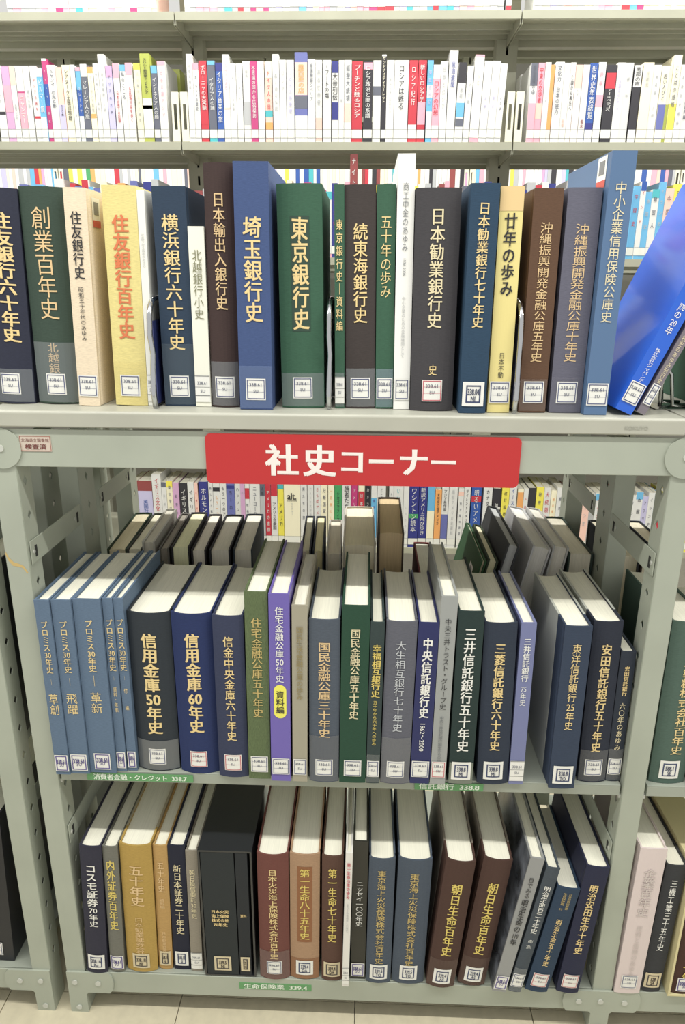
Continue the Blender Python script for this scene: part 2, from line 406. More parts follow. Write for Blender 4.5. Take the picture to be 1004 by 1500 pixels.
def shelf_unit(label, xa, xb, shared_left=False, post_right=True, ymax=.47):
    """double sided low shelving: xa / xb are the centres of the end posts"""
    u = thing('bookshelf', label, 'bookshelf', (0, 0, 0), 'double sided steel shelving units standing end to end')
    ends = ([xa] if not shared_left else []) + ([xb] if post_right else [])
    for xc in ends:
        side = 1 if xc == xa else -1
        for y0, y1, sl in ((0, .036, False), (.19, .252, True), (.432, .468, False)):
            post(u, xc-.015, xc+.015, y0, y1, slot=sl)
    for xc, side in ((xa, 1), (xb, -1)):
        if not (shared_left and xc == xa):
            for y0, y1, z0, z1 in ((.004, .178, .812, .845), (.262, .428, .812, .845), (.004, .178, .345, .378), (.262, .428, .345, .378)):
                tie(u, xc+side*.0175, y0, y1, z0, z1, side)
    l, r = xa+(.0175 if shared_left else .0155), xb-.0155
    lb = l if shared_left else l-.010
    MB().box(lb, r+.010, -.0012, .0008, .951, 1.0).box(l, r, 0.001, .012, .951, .953).build('beam', STEEL, u, bevel=.0006)
    MB().box(lb, r+.010, .468, .470, .951, 1.0).build('beam', STEEL, u)
    MB().box(l, r, -.0012, .0008, .044, .0865).box(l, r, .001, .014, .044, .046).build('base_beam', STEEL, u, bevel=.0006)
    tray(u, l+.003, r-.003, .002, .466, .483); tray(u, l+.001, r-.001, .0012, .466, .088, .02)
    for xc in ends:
        ctr = MB().disc((xc, -.0034, .975), .026, .002, 28).build('corner_cap', STEEL, u, bevel=.0008)
        MB().disc((xc, -.0046, .975), .0045, .0012, 12).build('rivet', BOLT, ctr)
    foot(u, xa, left=False, right=True) if not shared_left else None
    if post_right: foot(u, xb, left=True, right=(xb > .5))
    for s_x, sd in ((l+.003, 1), (r-.003, -1)):                   # little shelf hooks at the ends
        h = MB()
        for yy in (.004, .2, .44): h.box(min(s_x, s_x-sd*.004), max(s_x, s_x-sd*.004), yy, yy+.02, .459, .465)
        h.build('shelf_hook', BOLT, u)
    return u
main = shelf_unit('grey green steel bookshelf in the middle carrying the red sign', .015, .882)
rightu = shelf_unit('grey green steel bookshelf cut off by the right edge of the picture', .882, 1.75, shared_left=True)
leftu = shelf_unit('grey green steel bookshelf cut off by the left edge of the picture', -.91, -.043)
def slab(parent, x0, x1, y0=-.006):
    n = 6; r = .004; prof = [(y0, 1.0035)] + [(y0 + r - r*math.cos(a), 1.0245 - r + r*math.sin(a)) for a in [math.pi/2*k/n for k in range(n+1)]] + [(.474, 1.0245), (.474, 1.0035)]
    N = len(prof); mb = MB(); mb.add([(x0, y, z) for y, z in prof] + [(x1, y, z) for y, z in prof], [tuple(range(N))[::-1], tuple(range(N, 2*N))] + [(k, (k+1) % N, N+(k+1) % N, N+k) for k in range(N)])
    o = mb.build('top_panel', SLAB, parent, bevel=.0015); return o
sl = slab(main, .0005, .8745); slab(rightu, .8775, 1.77); slab(leftu, -.93, -.028)
V, F = htext('KOKUYO', 0, 0, .0068, .01)
obj('embossed_letters', mesh('embossed_letters', [(.814+x, -.0064-e, 1.0125+z) for x, z, e in V], F, mat((168, 168, 156), 'steel', .4)), sl)

# yellowed tape residue on the left post
pts = [(.001, .832), (.004, .824), (.010, .817), (.017, .815), (.023, .812), (.028, .802), (.026, .801), (.021, .809), (.015, .811), (.008, .812), (.003, .819), (-.0005, .829)]
mb = MB(); mb.add([(a, -.0010, b) for a, b in pts], [(0, 1, 10, 11), (1, 2, 9, 10), (2, 3, 8, 9), (3, 4, 7, 8), (4, 5, 6, 7)]); mb.build('tape_residue', mat((196, 164, 92), 'plain', .5), main)
# red sign, green shelf labels, inspection sticker
def rrect(mb, x0, x1, z0, z1, y, r, t, n=5):
    pts = []
    for cx, cz, a0 in ((x1-r, z0+r, -90), (x1-r, z1-r, 0), (x0+r, z1-r, 90), (x0+r, z0+r, 180)):
        pts += [(cx+r*math.cos(R(a0+90*k/n)), cz+r*math.sin(R(a0+90*k/n))) for k in range(n+1)]
    N = len(pts)
    return mb.add([(p, y, q) for p, q in pts] + [(p, y+t, q) for p, q in pts], [tuple(range(N)), tuple(range(2*N-1, N-1, -1))] + [((k+1) % N, k, N+k, N+(k+1) % N) for k in range(N)])
sg = thing('sign', 'long red plastic sign with large white lettering on the beam', 'sign', (.478, -.0042, .9655))
rrect(MB(), -.1985, .1985, -.0325, .0325, 0, .007, .0028).build('panel', mat((188, 32, 34), 'sign'), sg)
V = []; F = []
for ch, cx, s in (('社', -.1012, .0425), ('史', -.0537, .0425), ('コ', -.0125, .036), ('ー', .0245, .036), ('ナ', .065, .039), ('ー', .1027, .036)):
    g, f = glyph(ch, .035); n0 = len(V); V += [(cx + a*s, -.0003-e, -.0005 + b*s) for a, b, e in g]; F += [tuple(i+n0 for i in q) for q in f]
obj('lettering', mesh('lettering', V, F, mat((240, 232, 226), 'plain', .4)), sg)
def shelf_label(x0, x1, zc, hgt, s, label, y=-.0002):
    t = thing('shelf_label', label, 'label', ((x0+x1)/2, y-.0014, zc), 'green shelf labels on the shelf edges')
    w = x1-x0
    rrect(MB(), -w/2, w/2, -hgt/2, hgt/2, 0, .001, .0006, 3).build('backing', mat((74, 150, 82), 'gloss', .4), t)
    g, f = glyph(s, .03); mx = max(q[0] for q in g)-min(q[0] for q in g); k = w*.88/mx; kz = min(k*1.3, hgt*.82)
    obj('lettering', mesh('lettering', [(a*k, -.0003-e, b*kz) for a, b, e in g], f, mat((228, 240, 224), 'plain', .5)), t)
shelf_label(.074, .234, .4745, .013, '消費者金融・クレジット  338.7', 'green label strip under the steel blue books, number ends 338.7', .0013)
shelf_label(.563, .664, .4735, .013, '信託銀行  338.8', 'green label strip under the dark green book, number ends 338.8', .0013)
shelf_label(.288, .408, .0690, .0135, '生命保険業  339.4', 'green label strip on the bottom beam, number ends 339.4', -.0004)
st = thing('inspection_sticker', 'small cream sticker with red border and tiny lettering on the beam', 'sticker', (.0605, -.0018, .9815))
rrect(MB(), -.0205, .0205, -.0105, .0105, 0, .0008, .0004, 2).build('backing', mat((206, 192, 178), 'plain', .5), st)
mb = MB()
for a in (-1, 1):
    mb.box(-.0195, .0195, -.0003, -.0001, a*.0095-.0003, a*.0095+.0003); mb.box(a*.0195-.0003, a*.0195+.0003, -.0003, -.0001, -.0095, .0095)
mb.build('border', mat((170, 86, 70), 'plain', .5), st)
V, F = htext('北海道立図書館', 0, .0042, .0052, .0); V2, F2 = htext('検査済', 0, -.004, .0075, .02, 1.25)
obj('lettering', mesh('lettering', [(a, -.0003-e, b) for a, b, e in V+V2], F+[tuple(i+len(V) for i in f) for f in F2], mat((120, 52, 44), 'plain', .5)), st)

# ------------------------------------------------------------------ top tier
GA = 'large reference books on the top of the shelf'
ROW_A = [(0.0172, 0.0405, 0.0563, 0.2608, 2.08), (0.0764, 0.0422, 0.0566, 0.2625, 1.27), (0.1223, 0.032, 0.0274, 0.2604, 1.65), (0.176, 0.0386, 0.0429, 0.2638, 1.16), (0.2016, 0.0405, 0.0101, 0.259, 1.09), (0.2401, 0.0407, 0.0411, 0.2634, 0.14), (0.2707, 0.0376, 0.0198, 0.2185, 0.38), (0.2999, 0.0344, 0.036, 0.2882, 0.48), (0.3423, 0.0203, 0.0414, 0.2874, 0.3), (0.4007, 0.0365, 0.0546, 0.2662, -0.58), (0.4481, 0.0386, 0.0119, 0.2655, -0.45), (0.4747, 0.0393, 0.0375, 0.2655, -0.75), (0.5058, 0.0389, 0.0231, 0.2657, -0.73), (0.5273, 0.0353, 0.0214, 0.2981, -0.54), (0.5649, 0.0252, 0.0543, 0.2607, -0.48), (0.6149, 0.0119, 0.0332, 0.2643, 0.04), (0.6485, 0.0187, 0.0274, 0.2616, -0.32), (0.6916, 0.0226, 0.0338, 0.2603, -0.39), (0.7338, 0.0233, 0.0406, 0.2611, -0.31), (0.7666, 0.0113, 0.0292, 0.2978, 0.03), (0.7971, 0.0306, 0.0233, 0.1717, 18.67), (0.8093, 0.0156, 0.0216, 0.1372, 19.41)]
green = (44, 88, 64)
SA = [
 ('dark navy cloth book with gold brush lettering, cut off by the left edge', (36, 40, 60), dict(titles=[('住友銀行六十年史', 'G', .105, .70, .40, .03, .14)], bul=.12, tape=(.17,))),
 ('dark green cloth book with pale gold brush lettering and torn tape', (48, 68, 56), dict(titles=[('創業百年史', 'B', .084, .594, .46, .0), ('北越銀', 'B', .70, .85, .26, .0)], bul=.14, tape=(.30,))),
 ('cream cloth book with black lettering between green and yellow books', (228, 212, 186), dict(titles=[('住友銀行史', 'K', .10, .40, .50, .012), ('昭和五十年代のあゆみ', 'K', .435, .686, .25, -.002)], bul=.05, bar=(1, .03, .235, .026, .034))),
 ('pale yellow cloth book with orange brush lettering', (218, 202, 120), dict(titles=[('住友銀行百年史', 'O', .124, .68, .50, .025)], bul=.06, tape=(.21, (226, 214, 150), .12))),
 ('very thin white booklet right of the pale yellow book', (236, 236, 228), dict(titles=[('写真でみる百年のあゆみ', 'L', .19, .34, .45, 0)], bul=0, lab='w', kind='plain')),
 ('dark blue cloth book with gold lettering right of thin white booklet', (34, 54, 78), dict(titles=[('横浜銀行六十年史', 'G', .116, .73, .52, .012)], bul=.03, tape=(.30, (90, 104, 116), .45))),
 ('short white booklet with thin olive lettering', (236, 236, 222), dict(titles=[('北越銀行小史', 'V', .12, .50, .62, -.004)], bul=0, lab='w', kind='plain')),
 ('tall dark brown book with copper lettering', (58, 40, 38), dict(titles=[('日本輸出入銀行史', 'B', .11, .58, .42, .012)], bul=.16, tape=(.20,))),
 ('tall medium blue slip cased book with gold lettering', (54, 76, 128), dict(titles=[('埼玉銀行史', 'G', .205, .627, .54, .02)], bul=.0, tape=(.19, (130, 150, 190), .3))),
 ('wide green cloth book with lettering on a darker stamped panel', green, dict(titles=[('', (38, 66, 52), .135, .64, .42, 0, 0, 'panel'), ('東京銀行史', 'G', .138, .633, .38, .025)], bul=.08, tape=(.165,))),
 ('slim green cloth book right of the wide green one', green, dict(titles=[('東京銀行史│資料編', 'G', .14, .64, .72, .01)], bul=.0, tape=(.17,), lab='w')),
 ('dark brown grey cloth book between two slim green books', (56, 48, 46), dict(titles=[('続東海銀行史', 'G', .16, .6, .48, .012)], bul=.06, tape=(.19,))),
 ('slim green cloth book with cursive lettering left of tall white book', green, dict(titles=[('五十年の歩み', 'G', .126, .485, .62, -.004)], bul=.05, tape=(.19, (150, 170, 180), .4))),
 ('tall slim white book with plain grey lettering', (238, 238, 234), dict(titles=[('商工中金のあゆみ', 'E', .103, .36, .36, .0), ('1936 2006', 'E', .377, .46, .24, 0, 0, 'rot'), ('中小企業のための金融機関として', 'L', .534, .783, .22, 0)], bul=0, kind='plain')),
 ('wide charcoal cloth book with white gold lettering and red rimmed label', (58, 56, 60), dict(titles=[('日本勧業銀行史', 'P', .082, .61, .34, .012), ('史', 'G', .775, .83, .2, 0)], bul=.10, lab='r')),
 ('dark teal blue cloth book with gold lettering and large printed label', (30, 60, 88), dict(titles=[('日本勧業銀行七十年史', 'G', .075, .608, .42, .015)], bul=.06, lab='p', txt=('338.04', 'NI'))),
 ('pale yellow paper wrapped book with black brush lettering', (226, 212, 142), dict(titles=[('廿年の歩み', 'K', .108, .464, .58, .02), ('日本不動', 'K', .716, .836, .26, 0)], bul=.04, bands=[(.9, 1.0, (222, 188, 124))], kind='plain')),
 ('brown cloth book with long column of pale lettering', (90, 60, 40), dict(titles=[('沖縄振興開発金融公庫五年史', 'B', .14, .76, .44, .0)], bul=.03, tape=(.16, (140, 124, 116), .35))),
 ('slate grey cloth book with long column of pale lettering', (90, 90, 108), dict(titles=[('沖縄振興開発金融公庫十年史', 'B', .148, .758, .42, .0)], bul=.04, tape=(.17, (130, 130, 145), .3))),
 ('tall blue grey book with sticker on its side', (74, 108, 152), dict(titles=[('中小企業信用保険公庫史', 'P', .105, .627, .5, .0)], bul=0, kind='plain', bar=(-1, .032, .279, .034, .034))),
 ('leaning bright glossy blue book', (6, 88, 226), dict(titles=[('産業金融のフロンティア　JDBの20年', 'W', .13, .66, .4, .006), ('株式会社ジャパンデータ', 'W', .72, .9, .3, 0)], bul=0, kind='gloss', bar=(-1, .06, .255, .034, .036))),
 ('leaning slim grey book propped behind the bright blue one', (116, 108, 118), dict(titles=[('社史のあゆみ刊行会', 'P', .62, .85, .5, 0)], bul=0, kind='plain')),
]
A = settle([[a, b, c, d, e] for a, b, c, d, e in ROW_A[:20]])
A += [[.802, .012, .022, .300, 23.0], [.8245, .014, .0115, .270, 23.5]]
def place(rows, specs, z, group, suffix, d=.185, **kw):
    res = []
    for k, (r, s) in enumerate(zip(rows, specs)):
        p = dict(s[2]); bar = p.pop('bar', None); p.setdefault('d', d)
        lb = s[0] if not suffix else '%s, %s' % (s[0], suffix)
        o = book(lb, r[0], max(r[1], kw.get('ymin', -1)) - (-p.get('bul', .1)*r[2]), z, r[2], r[3], r[4], s[1], group=group, **p)
        if bar: barcode(o, bar[0]*r[2]/2, bar[0], bar[1], bar[2]*1.0, bar[3], bar[4])
        res.append(o)
    return res
place(A, SA, 1.0248, GA, 'top tier')

def bookend(x, label, y0=.02, hgt=.135, dep=.10, r=.0034, z=1.0248, base=1):
    t = thing('bookend', label, 'bookend', (x, y0, z), 'bright metal bookends between the books')
    pts = [(0, 0, .002)] ; n = 8; rr = .03
    pts = [(0, 0, .002), (0, -.004, .02), (.0006, -.001, .05), (0.001, .003, hgt*.5), (0, -.003, hgt*.68), (0, .0, hgt-rr)] + [(0, rr-rr*math.cos(a), hgt-rr+rr*math.sin(a)) for a in [math.pi/2*k/n for k in range(1, n+1)]] \
        + [(0, dep-rr+rr*math.sin(a), hgt-rr+rr*math.cos(a)) for a in [math.pi/2*k/n for k in range(n+1)]] + [(0, dep, .002)]
    MB().tube(pts, r, 8).build('wire_frame', mat((200, 202, 206), 'chrome'), t, smooth=True)
    MB().box(-.0006, .0006, .012, dep-.012, .004, hgt*.80).build('side_plate', mat((40, 50, 110), 'gloss', .3), t)
    MB().box(-.0018, .0018, .0, dep, -.0002, .0012).build('base_plate', mat((190, 192, 196), 'chrome'), t)
    return t
bookend(.2127, 'bright metal bookend left of the dark blue book, top tier')
bookend(.4345, 'bright metal bookend right of the wide green book, top tier', .03)
bookend(.6680, 'bright metal bookend right of the pale yellow wrapped book, top tier', .015)
# heavy wire bookend and the green book it holds, at the right end of the top
t = thing('bookend', 'heavy bent steel bookend at the right end of the top tier', 'bookend', (.893, .06, 1.0248), 'bright metal bookends between the books')
for dy in (0, .035):
    MB().tube([(-.028, dy, .004), (-.030, dy, .045), (-.024, dy, .052), (-.018, dy, .045), (-.012, dy, .006), (.012, dy+.002, .004)], .0026, 8).build('wire_frame', mat((190, 192, 190), 'chrome'), t, smooth=True)
MB().tube([(.02, -.004, .004), (.02, -.004, .10), (.016, -.004, .125), (.022, -.004, .15)], .004, 8).build('upright_bar', mat((200, 202, 200), 'chrome'), t, smooth=True)
MB().box(-.034, .026, -.004, .045, 0, .0014).build('base_plate', mat((150, 152, 148), 'chrome'), t)
book('dark green book behind the heavy steel bookend at right end, top tier', .9545, .030, 1.0248, .05, .215, 0, (40, 84, 62), group=GA, lab=None, titles=[('五十年史', 'G', .1, .6, .4, .01)])

# ------------------------------------------------------------------ middle tier, books facing the camera
GB = 'company history books on the middle shelf'
ROW_B = [(0.0417, -0.0089, 0.0249, 0.2822, 0.28), (0.0674, -0.0062, 0.0291, 0.2816, 0.4), (0.1013, -0.0025, 0.0399, 0.2821, 0.49), (0.1277, 0.0018, 0.0155, 0.2818, 0.63), (0.1426, 0.004, 0.0144, 0.2811, 0.42), (0.1815, 0.0045, 0.0617, 0.2586, 0.38), (0.2439, 0.0013, 0.0575, 0.2604, 0.09), (0.2959, -0.0046, 0.0432, 0.2616, 0.21), (0.3349, -0.0062, 0.0319, 0.2996, 0.53), (0.3668, -0.0096, 0.0284, 0.299, 0.5), (0.3946, -0.0099, 0.0212, 0.2829, 0.49), (0.4297, -0.0125, 0.0428, 0.2619, 0.22), (0.4709, -0.0097, 0.0382, 0.284, 0.53), (0.5006, -0.0097, 0.0191, 0.26, 0.53), (0.5328, -0.0138, 0.0421, 0.2614, 0.67), (0.5692, -0.0071, 0.0286, 0.2597, 0.77), (0.5949, -0.0071, 0.0227, 0.2993, 0.61), (0.6285, -0.0068, 0.0353, 0.2778, 0.06), (0.6756, -0.0052, 0.0447, 0.2598, -1.2), (0.7098, -0.002, 0.0206, 0.2601, -0.48), (0.7742, -0.0129, 0.0379, 0.2603, -0.35), (0.8247, 0.0062, 0.0428, 0.2597, -0.99), (0.8617, 0.0103, 0.0253, 0.2132, -0.7), (0.9328, 0.0083, 0.0512, 0.2607, -0.44)]
blue = (84, 108, 136)
SB = [
 ('steel blue book nearest the left post', blue, dict(titles=[('プロミス30年史', 'G', .11, .40, .46, .012), ('│', 'G', .405, .495, .3, 0), ('草創', 'G', .515, .64, .66, .0)], bul=.0, lab='u')),
 ('second steel blue book from the left post', blue, dict(titles=[('プロミス30年史', 'G', .11, .40, .40, .012), ('│', 'G', .405, .495, .3, 0), ('飛躍', 'G', .515, .64, .6, .0)], bul=.0, lab='u')),
 ('thickest of the steel blue books', blue, dict(titles=[('プロミス30年史', 'G', .11, .40, .30, .012), ('│', 'G', .405, .495, .3, 0), ('革新', 'G', .515, .64, .45, .0)], bul=.0, lab='u')),
 ('thin steel blue book right of the thickest one', blue, dict(titles=[('プロミス30年史', 'G', .11, .40, .72, .012), ('│', 'G', .405, .475, .3, 0), ('資料・年表', 'G', .49, .64, .4, .0)], bul=.0, lab='u')),
 ('thin steel blue book touching the wide dark slate book', blue, dict(titles=[('プロミス30年史', 'G', .11, .40, .72, .012), ('│', 'G', .405, .475, .3, 0), ('付　編', 'G', .49, .64, .4, .0)], bul=.0, lab='u')),
 ('widest dark slate book with bold gold lettering and broad grey tape', (38, 46, 54), dict(titles=[('信用金庫50年史', 'G', .117, .753, .37, .03)], bul=.14, tape=(.203, (118, 122, 124), .75))),
 ('wide royal navy book with bold gold lettering', (28, 44, 96), dict(titles=[('信用金庫60年史', 'G', .11, .73, .37, .03)], bul=.14, lab='r')),
 ('dull navy book with small gold lettering and red rimmed label', (46, 54, 84), dict(titles=[('信金中央金庫六十年史', 'G', .115, .76, .34, .012)], bul=.10, lab='r')),
 ('tall olive green ribbed cloth book', (82, 100, 58), dict(titles=[('住宅金融公庫五十年史', 'H', .127, .652, .48, .008)], bul=.02, kind='cloth_v', d=.21)),
 ('tall purple book with yellow oval on its spine', (104, 88, 182), dict(titles=[('住宅金融公庫50年史', 'W', .062, .452, .42, .012), ('', (236, 230, 70), .465, .645, .62, 0, 0, 'pill'), ('資料編', 'K', .495, .62, .42, .012)], bul=.0, kind='plain', d=.21)),
 ('slim beige book with faint gold lettering', (156, 150, 128), dict(titles=[('国民生活金融公庫の歩み', 'D', .11, .516, .46, .004)], bul=0, kind='plain', d=.20)),
 ('slate grey cloth book with bronze brush lettering', (72, 82, 96), dict(titles=[('国民金融公庫三十年史', 'B', .127, .71, .42, .014)], bul=.09, tape=(.30, (120, 124, 130), .5))),
 ('dark green cloth book with pale gold lettering', (28, 68, 48), dict(titles=[('国民金融公庫五十年史', 'P', .122, .62, .36, .016)], bul=.03, d=.20)),
 ('slim dark green grey book with bright yellow lettering', (44, 60, 60), dict(titles=[('幸福相互銀行史', 'Y', .128, .447, .66, .02), ('五十年から六十年への歩み', 'Y', .465, .75, .32, .004)], bul=.05, tape=(.19, (130, 136, 136), .4))),
 ('grey cloth book with silver lettering and wide tape', (88, 90, 102), dict(titles=[('大生相互銀行七十年史', 'S', .108, .66, .34, .004)], bul=.09, tape=(.30, (134, 136, 140), .5))),
 ('deep navy book with bold white lettering', (26, 34, 96), dict(titles=[('中央信託銀行史', 'W', .086, .574, .5, .03), ('1962〜2000', 'W', .604, .782, .34, .006, 0, 'rot')], bul=0, kind='plain')),
 ('tall slim light grey book with long fine lettering', (148, 152, 150), dict(titles=[('中央三井トラスト・グループ史', 'K', .109, .582, .42, .0), ('中央三井信託銀行誕生からの歩み', 'E', .618, .893, .28, 0)], bul=0, kind='plain', lab='r', d=.21)),
 ('dark green book with bold white lettering and loose tape', (30, 50, 48), dict(titles=[('三井信託銀行五十年史', 'W', .086, .796, .48, .02)], bul=.04, lab='p', txt=('338.8', 'MI'), tape=(.135, (170, 176, 160), .45), d=.20)),
 ('wide dark navy book with bold gold lettering and printed label', (38, 48, 66), dict(titles=[('三菱信託銀行六十年史', 'G', .113, .777, .34, .022)], bul=.10, lab='p', txt=('338.8', 'MI'))),
 ('slim lavender blue book in a white rimmed case', (108, 116, 166), dict(titles=[('三井信託銀行', 'W', .086, .347, .5, .02), ('75年史', 'W', .37, .495, .42, .0)], bul=0, kind='plain', lab='w')),
 ('navy book standing after the gap', (44, 58, 82), dict(titles=[('東洋信託銀行25年史', 'G', .10, .62, .34, .008)], boards=(176, 180, 170), bul=.05, lab='p', txt=('338.8', 'TO'))),
 ('near black navy book with bold gold lettering', (34, 40, 56), dict(titles=[('安田信託銀行五十年史', 'G', .128, .80, .36, .022)], boards=(176, 180, 170), bul=.10, tape=(.21, (124, 126, 128), .4))),
 ('shortest dark book beside the right post', (38, 46, 60), dict(titles=[('安田信託銀行', 'G', .104, .327, .34, .02), ('六〇年のあゆみ', 'P', .377, .752, .42, .004)], bul=.08, tape=(.26, (140, 142, 142), .35))),
 ('grey green cloth book right of the right post', (70, 96, 84), dict(titles=[('日本製糖株式会社百年史', 'G', .15, .81, .34, .012, .1)], bul=.10, lab='p', txt=('588.1', 'SE'))),
]
ROW_B[0] = (.0433, -.0089, .0222, .2822, .28)
Brow = settle([[a, b, c, d, e] for a, b, c, d, e in ROW_B[:21]])+settle([(.8232, .0062, .0420, .2597, -.99), (.8537, .0103, .0222, .2132, -.7)]) + [list(ROW_B[23])]
place(Brow, SB, .4832, GB, 'middle shelf', ymin=-.010)
book('brown book in the right hand unit behind its edge, middle shelf', .990, .006, .4832, .05, .24, 0, (92, 74, 62), group=GB, lab='b', titles=[('七十年史', 'G', .1, .6, .4, .01)])

# middle tier, rear row: books whose fore edges face the camera
GR = 'books seen from behind on the middle shelf'
rear = [ # x at the spine, width, height, depth, lean, yaw, cover, pages, description
 (.050, .034, .265, .200, 0, 4.0, (40, 62, 44), (200, 190, 160), 'green covered book with cream page edges, leftmost of the rear row'),
 (.084, .027, .266, .195, 0, 3.0, (60, 64, 58), (206, 198, 176), 'second book from the left of the rear row'),
 (.109, .022, .279, .185, 0, 3.0, (176, 174, 166), (176, 172, 160), 'book in clear plastic sleeve, rear row left part'),
 (.1345, .018, .268, .190, 0, 3.0, (96, 92, 88), (120, 114, 104), 'dull grey brown slim book, rear row left part'),
 (.1625, .032, .271, .190, 0, 3.0, (36, 34, 38), (212, 202, 166), 'black covered book with yellowish page edges, rear row'),
 (.193, .026, .266, .195, 0, 3.0, (40, 34, 40), (196, 190, 178), 'black covered book with grey page edges, rear row'),
 (.231, .036, .267, .190, 0, 2.5, (32, 34, 42), (188, 184, 172), 'third black covered book, rear row'),
 (.270, .034, .268, .195, 0, 2.5, (30, 42, 54), (190, 186, 174), 'dark blue covered book, rear row left of the chrome gap'),
 (.3785, .018, .269, .185, 0, 2.0, (36, 42, 58), (206, 198, 174), 'slim dark navy book behind the purple one, rear row'),
 (.3995, .020, .269, .185, 0, 2.0, (34, 42, 56), (208, 194, 154), 'second slim dark navy book with yellow pages, rear row'),
 (.428, .026, .264, .180, 0, 1.2, (186, 182, 174), (190, 184, 168), 'light grey book, rear row centre'),
 (.4725, .056, .280, .215, 0, .6, (204, 198, 186), (204, 194, 168), 'thick cream book in clear cover, rear row centre'),
 (.5295, .044, .303, .205, 0, -.6, (66, 52, 44), (172, 150, 112), 'tallest old book with brown page edges, rear row'),
 (.587, .031, .232, .150, 1, 0, (120, 44, 46), (216, 206, 186), 'short book with red head band, rear row'),
 (.6210, .0115, .262, .200, 14, 0, (48, 92, 54), (196, 190, 170), 'leaning slim green book with sticker, rear row'),
 (.6400, .0190, .262, .185, 13, 0, (52, 66, 48), (206, 198, 168), 'leaning dark green book with cream pages, rear row'),
 (.6660, .0210, .290, .215, 13, 0, (58, 60, 64), (150, 152, 152), 'tall leaning dark grey book, rear row'),
 (.7200, .0340, .285, .225, 12, 0, (196, 196, 198), (190, 188, 182), 'leaning silver grey cased book, rear row'),
 (.7640, .0300, .285, .215, 9, 0, (180, 180, 178), (190, 186, 176), 'leaning light grey book beside the silver one, rear row'),
 (.8400, .0420, .272, .195, .5, 0, (44, 60, 54), (196, 190, 172), 'thick dark green covered book at the right end, rear row'),
]
rr = settle([[q[0], 0, q[1], q[2], q[4]] for q in rear])
for q, s_ in zip(rear, rr):
    x, w, h, d, ln, yw, cc, pc, lb = q; x, w = s_[0], s_[2]; pc = tuple(min(236, v+24) for v in pc)
    o = book(lb + ', middle shelf', x, .236+d, .4832, w-.001, h-.001, ln, cc, kind='plain' if sum(cc) > 400 else 'cloth', bul=.06, pg=pc, lab=None, d=d, group=GR, yaw=yw, face_away=True)
    if 'sticker' in lb: barcode(o, w/2-.0005, 1, d-.05, .215, .034, .036)

for x, w, cc, lb in ((.925, .030, (34, 36, 40), 'black book'), (.958, .030, (60, 44, 38), 'brown book'), (.992, .032, (36, 44, 58), 'navy book')):
    book(lb + ' seen from behind in the right hand unit, middle shelf', x, .236+.19, .4832, w, .268, 0, cc, bul=.06, pg=(216, 208, 186), lab=None, d=.19, group=GR, face_away=True)
# ------------------------------------------------------------------ bottom tier
GC = 'company history books on the bottom shelf'
ROW_C = [(0.0529, -0.005, 0.0353, 0.2587, 3.01), (0.085, -0.0012, 0.0248, 0.2559, 2.24), (0.1264, -0.0002, 0.0517, 0.2583, 1.77), (0.1641, 0.0068, 0.0238, 0.2538, 1.66), (0.1919, 0.0076, 0.0276, 0.2541, 1.17), (0.2171, 0.0052, 0.0188, 0.2477, 0.95), (0.2746, -0.0004, 0.0845, 0.2542, 0.51), (0.3478, -0.0043, 0.0492, 0.2526, 0.3), (0.3966, -0.0012, 0.0469, 0.2525, 0.59), (0.4413, -0.0028, 0.0333, 0.2526, 0.28), (0.4643, -0.0123, 0.0113, 0.2698, 0.84), (0.4834, 0.0022, 0.024, 0.2782, 0.4), (0.5174, -0.0043, 0.0402, 0.2515, 0.36), (0.5655, -0.0039, 0.0521, 0.2509, 0.99), (0.6181, -0.0095, 0.0464, 0.2552, 4.62), (0.6691, -0.0043, 0.0453, 0.2557, 6.04), (0.7124, -0.0194, 0.0216, 0.2715, 8.22), (0.7375, -0.012, 0.021, 0.2541, 8.88), (0.7742, -0.0113, 0.0388, 0.2138, 8.43), (0.8235, -0.0103, 0.0382, 0.2547, 6.61), (0.9194, -0.0065, 0.0403, 0.289, 0.94), (0.9584, -0.0015, 0.0319, 0.2539, 1.61), (0.9954, -0.0091, 0.031, 0.2551, 1.95)]
tokio = (66, 78, 94); asahi = (72, 46, 38)
